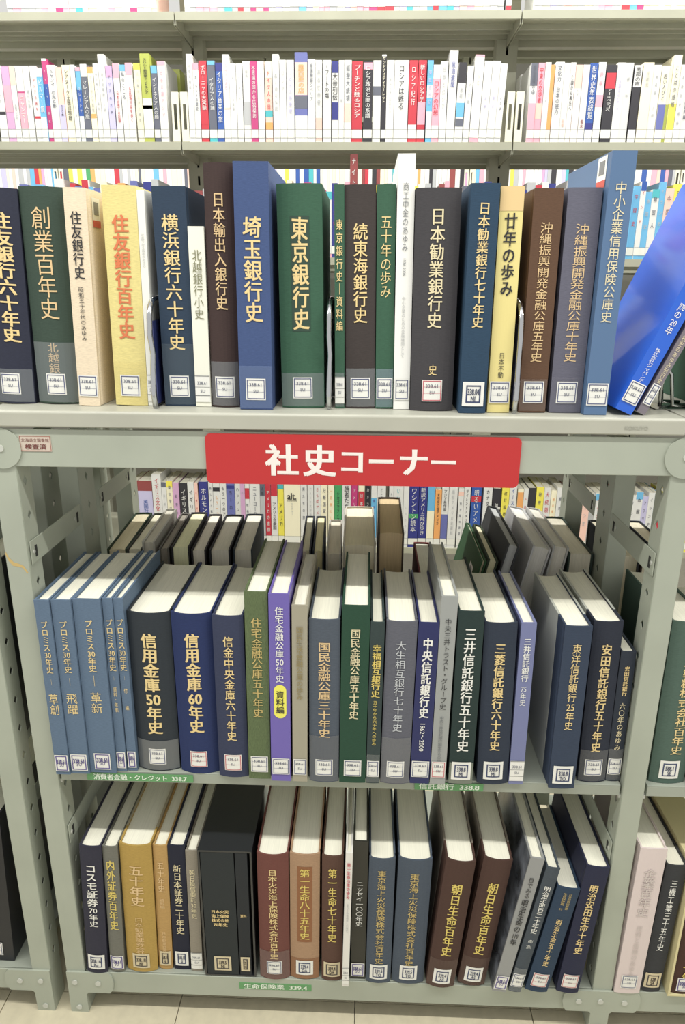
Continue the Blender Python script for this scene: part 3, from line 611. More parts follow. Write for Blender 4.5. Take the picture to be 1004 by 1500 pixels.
SC = [
 ('dark purple black book with white block lettering', (42, 42, 60), dict(titles=[('コスモ証券', 'W', .13, .46, .52, .02), ('70年史', 'W', .46, .62, .42, .012)], bul=.10, lab='p', txt=('338.16', 'Ko'))),
 ('slim olive grey book with yellow brush lettering', (106, 106, 96), dict(titles=[('内外証券百年史', 'Y', .097, .65, .6, .012)], bul=.12, lab='u')),
 ('wide gold cloth book with pale brush lettering', (176, 140, 58), dict(titles=[('五十年史', 'B', .146, .463, .46, .015), ('日本勧業証券会社', 'B', .55, .87, .30, .0)], boards=(170, 158, 128), bul=.12, lab='d', txt=('338.18', 'NI'))),
 ('slim gold cloth book right of the wide gold one', (182, 140, 74), dict(titles=[('五十年史', 'B', .12, .36, .5, .01), ('資料編', 'B', .41, .49, .34, .0), ('日本勧業証券', 'B', .68, .86, .3, 0)], bul=.12, lab='d', txt=('338.18', 'NI'))),
 ('blue black book with silver brush lettering', (24, 28, 48), dict(titles=[('新日本証券二十年史', 'P', .142, .70, .5, .008)], bul=.04, lab='p', txt=('338.18', 'SI'))),
 ('slim dusty grey book left of black slip case', (136, 128, 112), dict(titles=[('朝日投信委託30年史', 'P', .148, .545, .5, .01)], bul=.06, lab='w')),
 None,
 ('reddish brown book with long gold column', (110, 58, 50), dict(titles=[('日本火災海上保険株式会社百年史', 'G', .107, .828, .3, .008)], bul=.14, tape=(.235, (136, 112, 108), .5))),
 ('tan cloth book with brown title panel', (166, 128, 94), dict(titles=[('', (142, 84, 44), .09, .69, .50, 0, 0, 'panel'), ('第一生命八十五年史', 'Y', .107, .67, .36, .012)], bul=.10, lab='p', txt=('339.4', 'DA'), bands=[(0.0, .17, (146, 100, 66))])),
 ('chocolate brown book with gold brush lettering', (86, 56, 44), dict(titles=[('第一生命七十年史', 'Y', .09, .676, .44, .014)], bul=.12, lab='d', txt=('339.4', 'DA'))),
 ('very thin white booklet with pink lettering', (228, 226, 220), dict(titles=[('第一生命100年の歩み', 'R', .07, .33, .56, .01), ('変わらぬ信頼新しい時代', 'L', .365, .575, .34, 0)], bul=0, lab='w', kind='plain', d=.20)),
 ('tall black brown book with white lettering and blue label', (38, 38, 32), dict(titles=[('ニッセイ一〇〇年史', 'W', .273, .60, .5, .006)], bul=.02, lab='u', kind='plain', d=.19)),
 ('slate blue book right of the black brown one', tokio, dict(titles=[('東京海上火災保険株式会社百年史', 'H', .083, .834, .36, .01)], bul=.12, lab='p', txt=('339.5', 'TO'))),
 ('wider of the two slate blue books', tokio, dict(titles=[('東京海上火災保険株式会社百年史', 'H', .10, .848, .28, .01)], bul=.12, lab='p', txt=('339.5', 'TO'))),
 ('dark red brown book with gold lettering, left one of the twins', asahi, dict(titles=[('朝日生命百年史', 'Y', .166, .737, .38, .02)], bul=.13, lab='p', txt=('339.4', 'AS'), tape=(.23, (120, 100, 92), .3), boards=(128, 118, 106))),
 ('dark red brown book with gold lettering, right one of the twins', asahi, dict(titles=[('朝日生命百年史', 'Y', .17, .74, .38, .02)], bul=.13, lab='p', txt=('339.4', 'AS'), tape=(.23, (120, 100, 92), .3), boards=(128, 118, 106))),
 ('leaning grey book with dark photographic cover', (142, 144, 144), dict(titles=[('目でみる', 'K', .134, .287, .42, 0), ('明治生命の110年', 'K', .293, .637, .5, .012)], bul=0, lab='u', kind='plain', photo=1, d=.21)),
 ('leaning slim slate book right of the photo covered one', (62, 72, 82), dict(titles=[('明治生命百二十年史', 'W', .135, .51, .5, .014), ('1981', 'W', .555, .59, .45, 0), ('2001', 'W', .60, .635, .45, 0)], bul=.08, tape=(.2, (140, 146, 150), .45))),
 ('leaning short blue book with two gold columns', (36, 58, 84), dict(titles=[('日本経営史業書', 'H', .04, .19, .16, 0, .13), ('生命保険篇　25', 'H', .04, .2, .16, 0, -.1), ('明治生命五十年史', 'G', .28, .74, .26, .01)], bul=.08, lab='r')),
 ('leaning dark navy book with bold gold lettering', (32, 36, 64), dict(titles=[('明治安田生命十年史', 'G', .13, .675, .38, .018)], bul=.08, lab='r')),
 ('pinkish white book right of the right post', (218, 204, 202), dict(titles=[('企業百年史', 'F', .13, .45, .5, .012), ('技術と信頼のあゆみ', 'F', .51, .88, .25, 0)], bul=.04, kind='plain', d=.20)),
 ('charcoal book with white lettering beside the pinkish white one', (48, 50, 54), dict(titles=[('三機工業三十五年史', 'W', .10, .66, .34, .008)], bul=.08, lab='d', txt=('528', 'SA'))),
]
ZC = .0884
ROW_C[19] = (.8215,) + ROW_C[19][1:4] + (4.9,)
C1 = settle([list(r) for r in ROW_C[:20]]); C2 = settle([list(r) for r in ROW_C[20:22]])
for r, s in zip(C1 + C2, SC):
    if s is None: continue
    p = dict(s[2]); ph = p.pop('photo', 0); p.setdefault('d', .185)
    o = book(s[0] + ', bottom shelf', r[0], max(r[1], -.012) + p.get('bul', .1)*r[2], ZC, r[2], r[3], r[4], s[1], group=GC, **p)
    if ph:
        e = -r[2]/2 - .0004; mb = MB(); mb.add([(e, .002, .002), (e, .2, .002), (e, .2, r[3]-.002), (e, .002, r[3]-.002)], [(3, 2, 1, 0)]); mb.build('cover_photo', mat((44, 46, 50), 'photo'), o)
# slip case with two volumes
r = C1[6]; x0 = r[0]-r[2]/2; W = r[2]; H = r[3]+.001; y0 = max(r[1], -.004)
cs = thing('slipcase', 'black leatherette slip case holding a thick and a thin volume, bottom shelf', 'slipcase', (x0, y0, ZC))
cm = mat((30, 33, 38), 'gloss', .35)
MB().box(0, .003, .0, .2, 0, H).box(W-.003, W, .0, .2, 0, H).box(.003, W-.003, .197, .2, 0, H).box(.003, W-.003, 0, .197, H-.003, H).box(.003, W-.003, 0, .197, 0, .002).build('shell', cm, cs)
b1 = book('thick black volume with gold block lettering inside the slip case', x0+.0035+.0265, y0+.0006, ZC+.0021, .0520, H-.006, 0, (36, 42, 44), group=GC, bul=0, lab='d', txt=('339.5', 'NI'), d=.19,
     titles=[('日本火災', 'G', .455, .485, .95, .03, .0, 'hor'), ('海上保険', 'G', .490, .520, .95, .03, 0, 'hor'), ('株式会社', 'G', .525, .555, .95, .03, 0, 'hor'), ('70年史', 'G', .560, .592, .95, .035, 0, 'hor')])
b2 = book('thin black volume beside the thick one inside the slip case', x0+.0035+.0535+.0105, y0+.0006, ZC+.0021, .0190, H-.006, 0, (34, 38, 42), group=GC, bul=0, lab='d', txt=('339.5', 'NI'), d=.19,
     titles=[('資料', 'G', .485, .51, .8, .02, 0, 'hor')])
# cream slip case at the right with a brown book
cs = thing('slipcase', 'cream open slip case with a brown book inside, right edge, bottom shelf', 'slipcase', (.9835, -.008, ZC))
cm = mat((216, 206, 160), 'plain', .6); W = .050; H = .262
MB().box(0, .0035, .0, .2, 0, H).box(W-.0035, W, .0, .2, 0, H).box(.0035, W-.0035, .197, .2, 0, H).box(.0035, W-.0035, 0, .197, H-.003, H).box(.0035, W-.0035, 0, .197, 0, .003).build('shell', cm, cs)
book('brown book with gold lettering inside the cream slip case', .9835+.0245, -.003, ZC+.0032, .040, .252, 0, (70, 42, 34), group=GC, bul=.08, lab='u', d=.19, titles=[('創業七十年', 'Y', .5, .9, .4, .01)])
# left hand unit
book('thick black binder at the left edge of the picture, bottom shelf', -.124, .012, ZC, .060, .300, 3, (24, 26, 34), group=GC, kind='plain', bul=0, lab='b', d=.21)
book('beige book beyond the black binder at the left edge, bottom shelf', -.176, .010, ZC, .036, .290, 2, (176, 164, 140), group=GC, kind='plain', bul=0, lab='b', d=.20)
book('black binder at the far left edge, middle shelf', -.085, .03, .4832, .05, .30, 0, (24, 26, 30), group=GB, kind='plain', bul=0, lab='b', d=.21)

# ------------------------------------------------------------------ far rack behind the next aisle
PX = dict(w=(222, 222, 219), k=(44, 42, 50), m=(206, 164, 200), p=(238, 170, 186), r=(210, 44, 60), b=(40, 84, 176), s=(92, 176, 226), c=(240, 234, 206), y=(234, 220, 60), o=(240, 160, 80),
          g=(60, 160, 90), l=(196, 192, 224), n=(46, 52, 140), e=(176, 178, 180), t=(60, 180, 190), u=(200, 50, 120), v=(168, 178, 60), d=(92, 96, 112), f=(240, 200, 186), h=(150, 60, 60), i=(96, 104, 176))
CN = dict(w='white', k='black', m='mauve', p='pink', r='red', b='blue', s='sky blue', c='cream', y='yellow', o='orange', g='green', l='lilac', n='navy', e='grey', t='teal', u='magenta', v='olive', d='dark grey', f='salmon', h='brown red', i='slate blue')
def pbook(code, x, y, z, w, h, lean, label, group, d=.13, lab=True):
    base, patches, txt = (code.split('|') + ['', ''])[:3]
    th = R(lean); t = .0006; mb = MB()
    mb.box(-w/2, w/2, 0, t, 0, h).box(-w/2, -w/2+t, t, d, 0, h).box(w/2-t, w/2, t, d, 0, h)
    o = mb.build('paperback', mat(PX[base], 'plain', .35)); o.location = (x, y, z + w/2*abs(math.sin(th))+.0002); o.rotation_euler = (0, th, 0)
    tag(o, label, 'book', group)
    MB().box(-w/2+t+.0002, w/2-t-.0002, t+.0001, d-.001, .0012, h-.0012).build('page_block', mat((226, 222, 206), 'pages'), o)
    if patches:
        for q in patches.split(','):
            a, b = q[1:].split('-'); a = float(a); b = float(b)
            mb = MB(); mb.quad((-w/2+.0001, -.0002, h*(1-b)), (w/2-.0001, -.0002, h*(1-b)), (w/2-.0001, -.0002, h*(1-a)), (-w/2+.0001, -.0002, h*(1-a)))
            mb.build('cover_band', mat(PX[q[0]], 'plain', .35), o)
    if txt:
        for s in txt.split(';'):
            c, s, a, b, wf = s.split(':'); V, F = vtext(s, 0, h*(1-float(a)), h*(1-float(b)), w*float(wf), .006)
            obj('title', mesh('title', [(p, -.0005-e, q) for p, q, e in V], F, mat(PX[c], 'plain', .5)), o)
    if lab:
        mb = MB(); mb.quad((-w/2, -.0003, .010), (w/2, -.0003, .010), (w/2, -.0003, .030), (-w/2, -.0003, .030), 0)
        for zz in (.0096, .030): mb.quad((-w/2, -.0004, zz), (w/2, -.0004, zz), (w/2, -.0004, zz+.0006), (-w/2, -.0004, zz+.0006), 1)
        mb.build('call_label', [mat((228, 228, 220), 'plain', .4), mat((84, 86, 92), 'plain', .5)], o)
    return o
YR = 1.235
LEV = [.385, .67, .955, 1.245, 1.536, 1.836, 2.13]
def far_rack(label, y0, joints, depth=.31):
    u = thing('library_rack', label, 'bookshelf', (0, 0, 0), 'tall steel racks beyond the low unit')
    for xc in joints:
        mb = MB(); a, b = xc-.029, xc+.029; yc = y0+depth-.115
        holed(mb, .058, 0, 2.4, .048, .0032, .0125, lambda q, z: (a+q, yc, z), 0, False)
        for xx in (a, b): mb.quad((xx, yc, 0), (xx, yc+.05, 0), (xx, yc+.05, 2.4), (xx, yc, 2.4))
        solid(mb.build('upright', RACK, u), .0018); MB().box(a+.004, b-.004, yc+.045, yc+.05, 0, 2.4).build('upright_back', DARK, u)
    for xa, xb in zip(joints, joints[1:]):
        for z in LEV:
            x0, x1 = xa+.0015, xb-.0015
            mb = MB().box(x0, x1, y0, y0+depth, z-.0016, z).box(x0, x1, y0, y0+.002, z-.019, z-.0016).box(x0, x1, y0+.002, y0+.014, z-.019, z-.0176)
            mb.box(x0, x1, y0+depth-.002, y0+depth, z-.024, z-.0016).box(x0, x1, y0+.095, y0+.105, z-.014, z-.0016).box(x0, x1, y0+.15, y0+.154, z-.010, z-.0016).box(x0, x1, y0+.19, y0+.194, z-.010, z-.0016).box(x0, x1, y0+.235, y0+.262, z-.018, z-.0016)
            mb.box(x0, x0+.0015, y0+.002, y0+depth-.002, z-.03, z-.0016).box(x1-.0015, x1, y0+.002, y0+depth-.002, z-.03, z-.0016)
            mb.build('shelf', RACK, u)
    for z in (1.536,):
        for xc in joints:
            for s in (-1, 1):
                mb = MB(); c = xc+s*.0125; a = c-.0095
                holed(mb, .019, z+.001, z+.119, .118, .0042, .030, lambda q, zz: (a+q, y0+.004, zz), 0, False)
                mb.quad((a if s > 0 else a+.019, y0+.004, z+.001), (a if s > 0 else a+.019, y0+.20, z+.001), (a if s > 0 else a+.019, y0+.20, z+.119), (a if s > 0 else a+.019, y0+.004, z+.119))
                solid(mb.build('end_plate', mat((224, 222, 204), 'steel', .4), u), .0016)
    return u
far_rack('tall grey steel rack beyond the aisle full of white paperbacks', YR-.002, [-.9105, -.0255, .8595, 1.7445])
S2 = [(-0.507, 0.0207, 0.181), (-0.4854, 0.0202, 0.179), (-0.4676, 0.0146, 0.18), (-0.4494, 0.0194, 0.18), (-0.4302, 0.0165, 0.179), (-0.4106, 0.017, 0.18), (-0.3943, 0.0157, 0.175), (-0.3797, 0.0123, 0.197), (-0.3622, 0.0218, 0.182), (-0.3425, 0.0162, 0.177), (-0.3229, 0.0205, 0.182), (-0.3051, 0.0113, 0.182), (-0.2919, 0.0125, 0.177), (-0.2758, 0.0181, 0.184), (-0.2583, 0.0145, 0.177), (-0.2432, 0.0133, 0.185), (-0.2266, 0.0176, 0.206), (-0.2087, 0.0164, 0.18), (-0.1897, 0.0168, 0.185), (-0.1722, 0.0147, 0.182), (-0.1554, 0.018, 0.186), (-0.1346, 0.0173, 0.186), (-0.1112, 0.0257, 0.207), (-0.0891, 0.0163, 0.18), (-0.0693, 0.0208, 0.19), (0.0026, 0.0175, 0.206), (0.0202, 0.0167, 0.186), (0.0399, 0.0203, 0.191), (0.0618, 0.0203, 0.191), (0.0822, 0.0181, 0.186), (0.1007, 0.0169, 0.205), (0.1182, 0.0171, 0.184), (0.1352, 0.0155, 0.184), (0.1543, 0.0193, 0.19), (0.1733, 0.0178, 0.189), (0.1919, 0.0178, 0.189), (0.212, 0.019, 0.189), (0.2319, 0.0171, 0.205), (0.25, 0.0166, 0.192), (0.2695, 0.0201, 0.192), (0.2983, 0.0327, 0.209), (0.3254, 0.0196, 0.193), (0.3443, 0.0173, 0.192), (0.3657, 0.0217, 0.191), (0.3869, 0.0172, 0.189), (0.4038, 0.0142, 0.191), (0.4208, 0.0189, 0.191), (0.4451, 0.0283, 0.189), (0.4734, 0.0235, 0.189), (0.4969, 0.0212, 0.191), (0.5146, 0.0118, 0.204), (0.5316, 0.02, 0.191), (0.5606, 0.0371, 0.191), (0.5915, 0.0223, 0.191), (0.6144, 0.0211, 0.191), (0.6347, 0.0148, 0.19), (0.6519, 0.0187, 0.18), (0.671, 0.018, 0.188), (0.6918, 0.0222, 0.213), (0.7142, 0.0206, 0.185), (0.7338, 0.0163, 0.178), (0.7548, 0.0233, 0.202), (0.7773, 0.0203, 0.188), (0.7987, 0.0217, 0.188), (0.8198, 0.0191, 0.182), (0.9027, 0.0186, 0.183), (0.9209, 0.0169, 0.184), (0.9373, 0.0144, 0.185), (0.9499, 0.01, 0.18), (0.9671, 0.022, 0.186), (0.9869, 0.0162, 0.184), (1.0018, 0.0127, 0.185), (1.0178, 0.0178, 0.18), (1.036, 0.0171, 0.18), (1.055, 0.0196, 0.183), (1.0753, 0.0185, 0.185), (1.0999, 0.0258, 0.179), (1.1238, 0.0196, 0.184), (1.1448, 0.0212, 0.184), (1.1675, 0.0196, 0.178), (1.1929, 0.0265, 0.184), (1.2168, 0.02, 0.179), (1.2377, 0.0195, 0.177), (1.2518, 0.0073, 0.177), (1.2655, 0.0191, 0.201), (1.2834, 0.0154, 0.179), (1.3, 0.0165, 0.179)]
TX2 = ['w|k.6-.64|e:インドシナ:.1-.5:.4'.replace('.1-.5:.4', '.1:.5:.4'), 'm|p.25-.6|', 'w|f0-.25|e:東南アジア史:.5:.7:.4', 'w|u.33-.35,p.35-.82|w:ミャンマー:.38:.75:.7', 'w||e:現代の旅:.3:.55:.4', 'w|r.66-.69|r:アジアの国々:.15:.6:.35', 's|w0-.12,w.66-1|w:ビルマー鏡:.15:.6:.7',
 'u|w0-.03,b.3-.56|w:ミャンマー通信:.1:.8:.35', 'w||d:ミャンマーの光と影:.05:.55:.5', 'f|l.5-1|k:キリスト教:.5:.65:.4', 'c||k:シアヌーク王国回想録:.05:.72:.5', 'w||e:アジアの風:.2:.7:.4', 's|p0-.05,b.3-.65,w.65-1|w:マレーシア:.25:.62:.5',
 'd|w0-.16|w:マレーシア人の旅:.2:.7:.7', 'c|o0-.08,o.62-.68|e:インドネシア事情:.1:.6:.5', 'w||e:島の暮らしと歴史:.1:.6:.35', 'w||e:南洋見聞録 十話:.2:.65:.35', 'l|m0-.15|d:アジアの大学:.1:.65:.35', 'w|p0-.18|r:日本占領下の記録:.35:.75:.4', 'w|s0-.08|d:私のこころ:.08:.45:.55',
 'w|p0-.15|r:多民族社会を歩く:.3:.75:.4', 'c|y0-.08|e:バリ島の人びと歴史:.1:.75:.35', 'v|w.50-.93,d.58-.62|k:スハルト新国家インドネシア:.05:.45:.4', 'd|s0-.1|w:インドネシア人の顔:.15:.7:.7', 'w|p0-.05|p:日本の旅アジア:.1:.7:.4',
 'w||e:北欧史概説:.1:.4:.4', 'w|p0-.08|d:ポーランドの歴史:.15:.6:.4', 'r|r.7-.78|w:ボローニャの大実験:.05:.6:.6', 'd|s0-.05,t.94-1|w:イタリア人の謎:.2:.6:.6', 'b|n0-.1|w:イタリア音楽の旅:.1:.75:.7', 'w|f.6-.62|p:スペインの日:.1:.4:.4', 'w||e:ギリシャへの旅情:.15:.6:.3', 'w||e:半島史:.1:.5:.25',
 'w|e.5-.78|e:欧州:.1:.2:.3', 'u||w:不思議の国から民俗探訪:.05:.7:.55', 'w||f:エッセイ:.1:.4:.3', 'f|c0-.2,o.75-.86,t.6-.68|r:ドイツ人の国:.1:.6:.45', 'w||e:森と湖の伝説:.2:.65:.45', 'w||e:ロシア:.1:.4:.5', 'w||l:ことばの辞書歴:.1:.65:.4', 'i|f.11-.47,d.48-.62,w.7-1|o:露西亜の店:.13:.45:.5',
 'w||d:帝国物語シベリア:.05:.5:.4', 'w|f.7-.98|e:ある亡命者:.1:.55:.5', 'w||k:1フートの塩:.04:.46:.55', 'w|n0-.14,n.5-.72|k:大帝列伝:.14:.48:.8', 'w||e:旅:.45:.52:.4', 'w|f.52-.75|d:狐狸大統領:.05:.5:.55', 'r||w:プーチンと甦るロシア:.04:.7:.6', 'k|p.02-.1|w:ロシア政治と闇の系譜:.05:.7:.6', 'w|d.31-.42|e::.1:.2:.3'.replace('e::.1:.2:.3', ''),
 'k|w0-.02|c:サンドナイティカーレット:.02:.55:.7', 'w||e:なんとなくのロシア:.2:.65:.3', 'w||k:ロシアは甦る:.05:.6:.4', 'r|w.78-.9|w:ロシア紀行:.06:.55:.5', 'r|p.5-.78|w:新しいロシア学:.05:.5:.6', 's|w.3-.45,w.62-.9|l:東欧旅行記:.1:.55:.5', 'p|w0-.18,w.78-.92|r:ロシアの幻想:.2:.65:.75', 'w||e:日本とロシア:.05:.6:.5',
 'w||i:黒海遺聞:.12:.4:.5', 'w|k0-.25,s.5-.68,d.7-.8|e:海峡:.3:.45:.4', 'w||e:ロシア語:.2:.5:.4', 'w|p0-.02,p.95-1|f:人生:.2:.35:.3', 'w||l:回想:.4:.6:.3', 'w||l:歴史:.4:.6:.3', 'w||d:ことば:.4:.6:.3',
 'w|d0-.28,p.5-1|d:多言語の中:.02:.4:.5', 'p|p0-.5,f.5-.7|r:中東の交渉者:.05:.5:.6', 'w||e:未来:.4:.5:.3', 'o|w.83-1|', 'w||d:文化力 日本の底力:.04:.65:.5', 'w||f:新書:.7:.8:.4', 'w||k:亡国から再生へ:.15:.6:.6', 'f|w.3-1|e:ルポ:.3:.4:.3', 'w||h:青木:.7:.82:.5', 'b|n.75-.86,w.86-1|w:世界史年表総覧:.03:.7:.7', 'w|p.4-.55|p:評論:.1:.3:.5',
 'k|r.1-.3|w:アーキペラゴへ:.3:.6:.5', 'w||l:交差点のむこう:.2:.6:.4', 'w||e:評伝:.1:.5:.3', 'k|w0-.28,w.86-1|k:南部の声:.02:.27:.7', 'c||e:冷戦後:.1:.3:.3', 'w||e:地域論 入門:.1:.7:.3', 'c|i.5-.95|d:若い人びと:.1:.45:.5', 'v|c0-.5|', 'c|y.55-.9|d:ことばの旅路:.1:.6:.5', 'w||e:言語学史概論:.1:.8:.4', 'w||d:民族誌資料編:.3:.7:.5']
CNt = dict(CN)
def far_label(base, n, row, s):
    two = ''
    parts = s.split('|')
    if len(parts) > 1 and parts[1]:
        cs = [CN[q[0]] for q in parts[1].split(',') if q[0] != base]
        if cs: two = ' and ' + cs[0]
    return '%s%s paperback, %s from left, %s' % (CN[base], two, nth(n), row)
S2[25] = (.0062, .0165, .206)
lean_of = {58: .6, 59: 1.2, 60: 1.6, 61: 1.8, 62: 2.0, 63: 2.1, 64: 2.2}
rows = []
for k, (x, w, h) in enumerate(S2):
    ln = lean_of.get(k, 0.0); rows.append([x, YR, w*.985, h, ln])
rows[64][0] -= .0035
rows = settle(rows)
for k, (r, code) in enumerate(zip(rows, TX2)):
    pbook(code, r[0], YR+rnd.uniform(0, .004), 1.536, r[2], r[3], r[4], far_label(code[0], k+1, 'upper far shelf', code), 'paperbacks on the upper far shelf')
# books seen over the end plates of that shelf
for x, y, w, h, c, lb in ((-.066, 1.371, .028, .205, 'v', 'olive green paperback standing behind the left end plates'), (.900, 1.371, .016, .19, 'w', 'white paperback standing behind the right end plates')):
    pbook(c, x-.0, y, 1.536, w, h, 0, lb + ', upper far shelf', 'paperbacks on the upper far shelf', d=.054, lab=False)
S5 = [(-0.2376, 0.0221, 0.2), (-0.2033, 0.0453, 0.203), (-0.1651, 0.028, 0.225), (-0.1429, 0.0151, 0.2), (-0.1253, 0.019, 0.204), (-0.105, 0.0187, 0.2), (-0.0823, 0.025, 0.198), (-0.0587, 0.0198, 0.201), (-0.0421, 0.0108, 0.199), (-0.0187, 0.0285, 0.204), (0.0035, 0.0129, 0.202), (0.0215, 0.0213, 0.202), (0.0427, 0.0195, 0.202), (0.0655, 0.0248, 0.203), (0.0872, 0.0174, 0.201), (0.1033, 0.0138, 0.201), (0.1175, 0.0135, 0.201), (0.1411, 0.032, 0.202), (0.1652, 0.0149, 0.202), (0.1819, 0.0167, 0.202), (0.2013, 0.0197, 0.201), (0.2215, 0.0185, 0.199), (0.257, 0.05, 0.201), (0.2932, 0.0204, 0.202), (0.3144, 0.0187, 0.202), (0.3359, 0.021, 0.203), (0.3576, 0.0203, 0.203), (0.3788, 0.0186, 0.201), (0.4003, 0.023, 0.199), (0.427, 0.0271, 0.204), (0.4507, 0.0182, 0.205), (0.4727, 0.0189, 0.201), (0.4924, 0.0159, 0.203), (0.5115, 0.0169, 0.201), (0.5346, 0.0259, 0.204), (0.5649, 0.0133, 0.202), (0.5873, 0.0303, 0.205), (0.6113, 0.0165, 0.201), (0.6351, 0.0288, 0.201), (0.6633, 0.0253, 0.201), (0.6885, 0.022, 0.202), (0.7103, 0.0194, 0.189), (0.7311, 0.0199, 0.2), (0.7553, 0.0261, 0.201), (0.7796, 0.0155, 0.195), (0.798, 0.0196, 0.199), (0.8264, 0.0301, 0.202), (0.8611, 0.0266, 0.2), (0.8896, 0.0248, 0.196), (0.9145, 0.0223, 0.199), (0.9377, 0.0219, 0.206), (0.961, 0.0177, 0.195), (0.9772, 0.0134, 0.198), (0.9959, 0.0219, 0.2), (1.0199, 0.0233, 0.203), (1.0426, 0.0201, 0.201), (1.062, 0.0165, 0.193), (1.0822, 0.0218, 0.202), (1.1021, 0.0144, 0.191), (1.1183, 0.0165, 0.191), (1.1341, 0.013, 0.218)]
TX5 = ['c||e:英国風土記:.1:.7:.3', 'h|l.16-1|b:英国社会史叢書:.3:.8:.35', 'w||r:イギリス文化への招待:.05:.85:.5', 'w|d0-.08|e:英語の話:.15:.7:.4', 'c|y0-.1|d:英文学の旅路:.05:.7:.45', 'm||d:紅茶の国:.15:.7:.4', 'k||w:イギリス王室史:.1:.8:.6', 'w||k:イギリス人:.1:.7:.6', 'f||r:英国紀行:.1:.6:.4', 'n||w:ホルモンとルメイ:.1:.9:.6', 'w||d:街と人と暮らし:.05:.7:.5',
 'w|k.08-.14|o:もう一つの大陸:.2:.8:.4', 'w||k:もう一つのアメリカ:.05:.8:.5', 'i|n.05-.1|k:ヨーロッパ:.1:.7:.4', 'w||k:ハドソン河畔:.05:.7:.5', 'e|m0-1|e:街:.1:.2:.3', 'w|r.08-.25|d:映画の都:.3:.7:.5', 'w||d:ニューヨーク物語:.05:.7:.4', 'e|d0-.2|k:人物:.05:.2:.5', 'p|r.0-1|w:アメリカの素顔:.1:.8:.6', 'w|r0-.2|k:アメリカ合衆国:.3:.75:.6',
 'y|t0-.08|k:アメリカ:.3:.7:.7', 'c||e:カルチャー:.3:.5:.12', 'w||d:男たちの旅:.03:.6:.4', 'w||e:アメリカ文学史考:.05:.6:.35', 'w||r:さらばアメリカ:.05:.7:.4', 'c||d:分断国家論:.05:.6:.5', 'c||o:一匹狼として:.05:.7:.4', 'g||k:シカゴマフィア:.1:.6:.4', 'w||k:勝者たちの国:.03:.6:.6', 'u||w:アメリカ史:.05:.6:.5', 'c|r.1-.6|w:日本人:.1:.5:.5', 'k||w:カメラマン:.03:.6:.5',
 's|w0-.2|i:精神の国:.2:.6:.4', 'w||d:どこまでも続く道:.05:.7:.3', 'w||d:女と男:.05:.6:.4', 'w||t:いい州:.05:.4:.4', 'w||e:いのちの河:.3:.8:.4', 'n|g.45-.52|w:ワシントン読本:.03:.75:.6', 'n|w.86-1|w:新訳アメリカ飛び歩き:.03:.8:.6', 's|c.4-1|', 'o||k:未完成の国アメリカ:.05:.6:.4', 'w|i.45-.85|k:アジア系作家:.05:.4:.5', 'w||e:南部アメリカ史資料:.05:.8:.35', 'w|f.05-.12|d:新大陸の昔話:.2:.8:.4', 'w||k:サイレントアメリカ史:.03:.7:.4', 'b|r.15-.25|w:明るいアメリカ:.05:.8:.5',
 'w||k:カナダ入門:.03:.5:.4', 'k|w.3-.34|w:論争:.2:.5:.4', 'y||k:改訂版西部劇:.03:.7:.4', 'w||b:イーストサイド:.03:.7:.5', 'c|o.05-.5,i.6-.8|', 'w||r:人民史:.1:.5:.5', 'k|r.4-.6|r:巨人:.4:.6:.4', 'y||d:秘密の歴史:.05:.7:.4', 'w||r:大統領たちの戦:.05:.9:.6', 'c||o:魂の風景画:.1:.6:.4', 'w||d:都市伝説:.1:.7:.4', 'r|w.3-1|r:国会図書:.3:.8:.5', 'n|w.4-1|k:比較文化:.1:.8:.5', 'w|g.6-.7|e:南米:.05:.4:.4']
rows = settle([[x, YR, w*.99, h, 0] for x, w, h in S5])
for k, (r, code) in enumerate(zip(rows, TX5)):
    o = pbook(code, r[0], YR+rnd.uniform(0, .004), .385, r[2], r[3], 0, far_label(code[0], k+1, 'lower far shelf', code), 'paperbacks on the far lower shelf')
    if k == 22:
        V, F = htext('alt.', 0, h*0+.163, .030, .03, .8); V2, F2 = htext('culture', 0, .149, .010, .0, 1.1)
        obj('title', mesh('title', [(a, -.0006-e, b) for a, b, e in V+V2], F+[tuple(i+len(V) for i in f) for f in F2], mat(INK, 'plain', .5)), o)
PX.update({c.upper(): tuple(v*.6+240*.4 for v in PX[c]) for c in 'psyrobtu'})
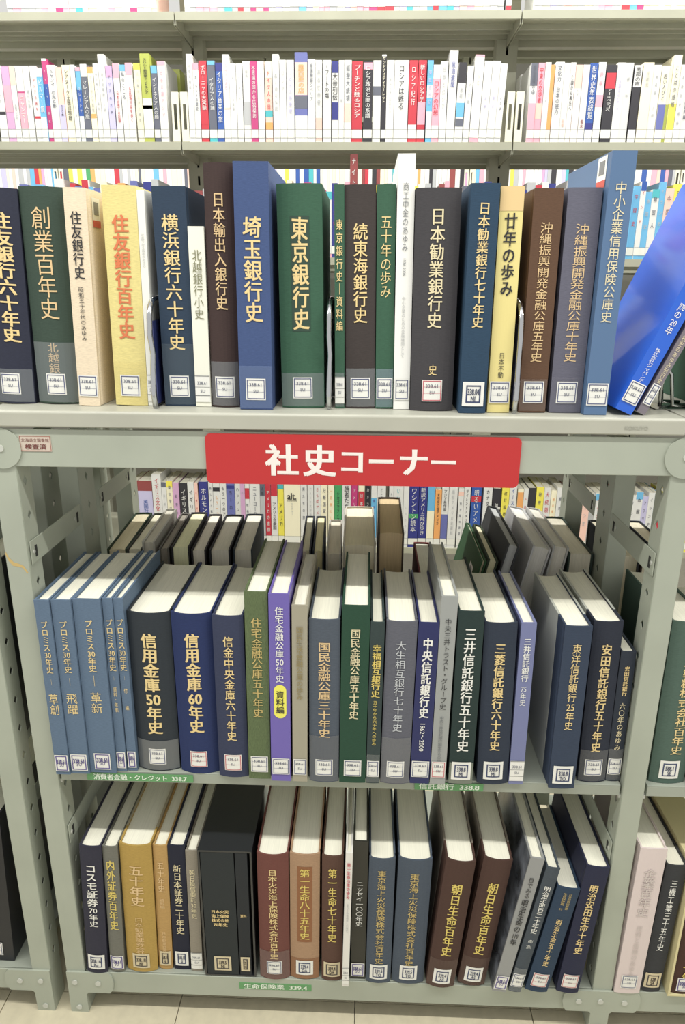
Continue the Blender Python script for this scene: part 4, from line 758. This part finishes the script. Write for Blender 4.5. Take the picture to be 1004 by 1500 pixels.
def filler(z, x0, x1, row, group, hmin=.176, hmax=.192, pal='wwwwwwwwccwefplysmrbt', tall=()):
    x = x0; n = 0; r2 = random.Random(int(z*1000))
    while x < x1:
        w = r2.uniform(.013, .023); h = r2.uniform(hmin, hmax)
        if any(abs(x+w/2-j) < w/2+.026 for j in (-.0255, .8595)): x += .004; continue
        c = r2.choice(pal); n += 1; code = c
        if c == 'w' and r2.random() < .5: code = 'w|%s0-.12,%s.9-1' % (r2.choice('psyrobt'), r2.choice('sprtu'))
        code += ('|' if '|' in code else '||') + '%s:%s:.05:.6:.5' % (r2.choice('kkdre'), r2.choice(['イタリア', 'アフリカ', 'イラン史', 'インド', '中国史', 'アジア', '韓国人']))
        for tx, tw, th_, tc, tt in tall:
            if x <= tx < x+w: code, h, w = '%s||%s:%s:.02:.7:.6' % (tc, 'w', tt), th_, tw
        pbook(code, x+w/2, YR+r2.uniform(0, .004), z, w-.0004, h, 0, far_label(code[0], n, row, code), group); x += w
filler(1.245, -.52, 1.36, 'far shelf peeping above the top tier', 'paperbacks showing over the top tier', hmin=.168, hmax=.2, pal='wwywcubkwsewgwrwnwhfldoi', tall=((.43, .020, .262, 'h', 'ナイトアンダン'), (.20, .010, .225, 'k', 'ヒマラヤ'), (.53, .022, .19, 'k', 'アフリカ')))
filler(.385, 1.15, 1.5, 'lower far shelf, right of the unit post', 'paperbacks on the far lower shelf')
filler(1.836, -.46, 1.27, 'topmost far shelf', 'paperbacks on the topmost far shelf', pal='wwwwwwwcwefplw')
# far rack further back: too small to tell apart
far_rack('second steel rack seen dimly between the shelves of the first', 2.46, [-1.75, -.865, .02, .905, 1.79, 2.6])
keys = list('wwwwwwwccwefplysmrtgbwokhwwlced'); uniq = sorted(set(keys)); mb = MB()
for z in (1.245, 1.536):
    x = -1.7
    while x < 2.3:
        w = rnd.uniform(.010, .024); h = rnd.uniform(.175, .215); c = rnd.choice(keys)
        if not any(abs(x+w/2-j) < w/2+.004 for j in (-1.75, -.865, .02, .905, 1.79)): mb.box(x, x+w-.0006, 2.465, 2.60, z+.0005, z+h, uniq.index(c))
        x += w
o = mb.build('distant_books', [mat(PX[c], 'plain', .5) for c in uniq]); tag(o, 'rows of tiny distant paperbacks seen through the gap under the far shelf', 'books', kind='stuff')

MB().box(-3.5, 4.5, 4.4, 4.5, -.05, 2.7).build('wall_back', mat((132, 130, 116), 'plain', .8))['kind'] = 'structure'
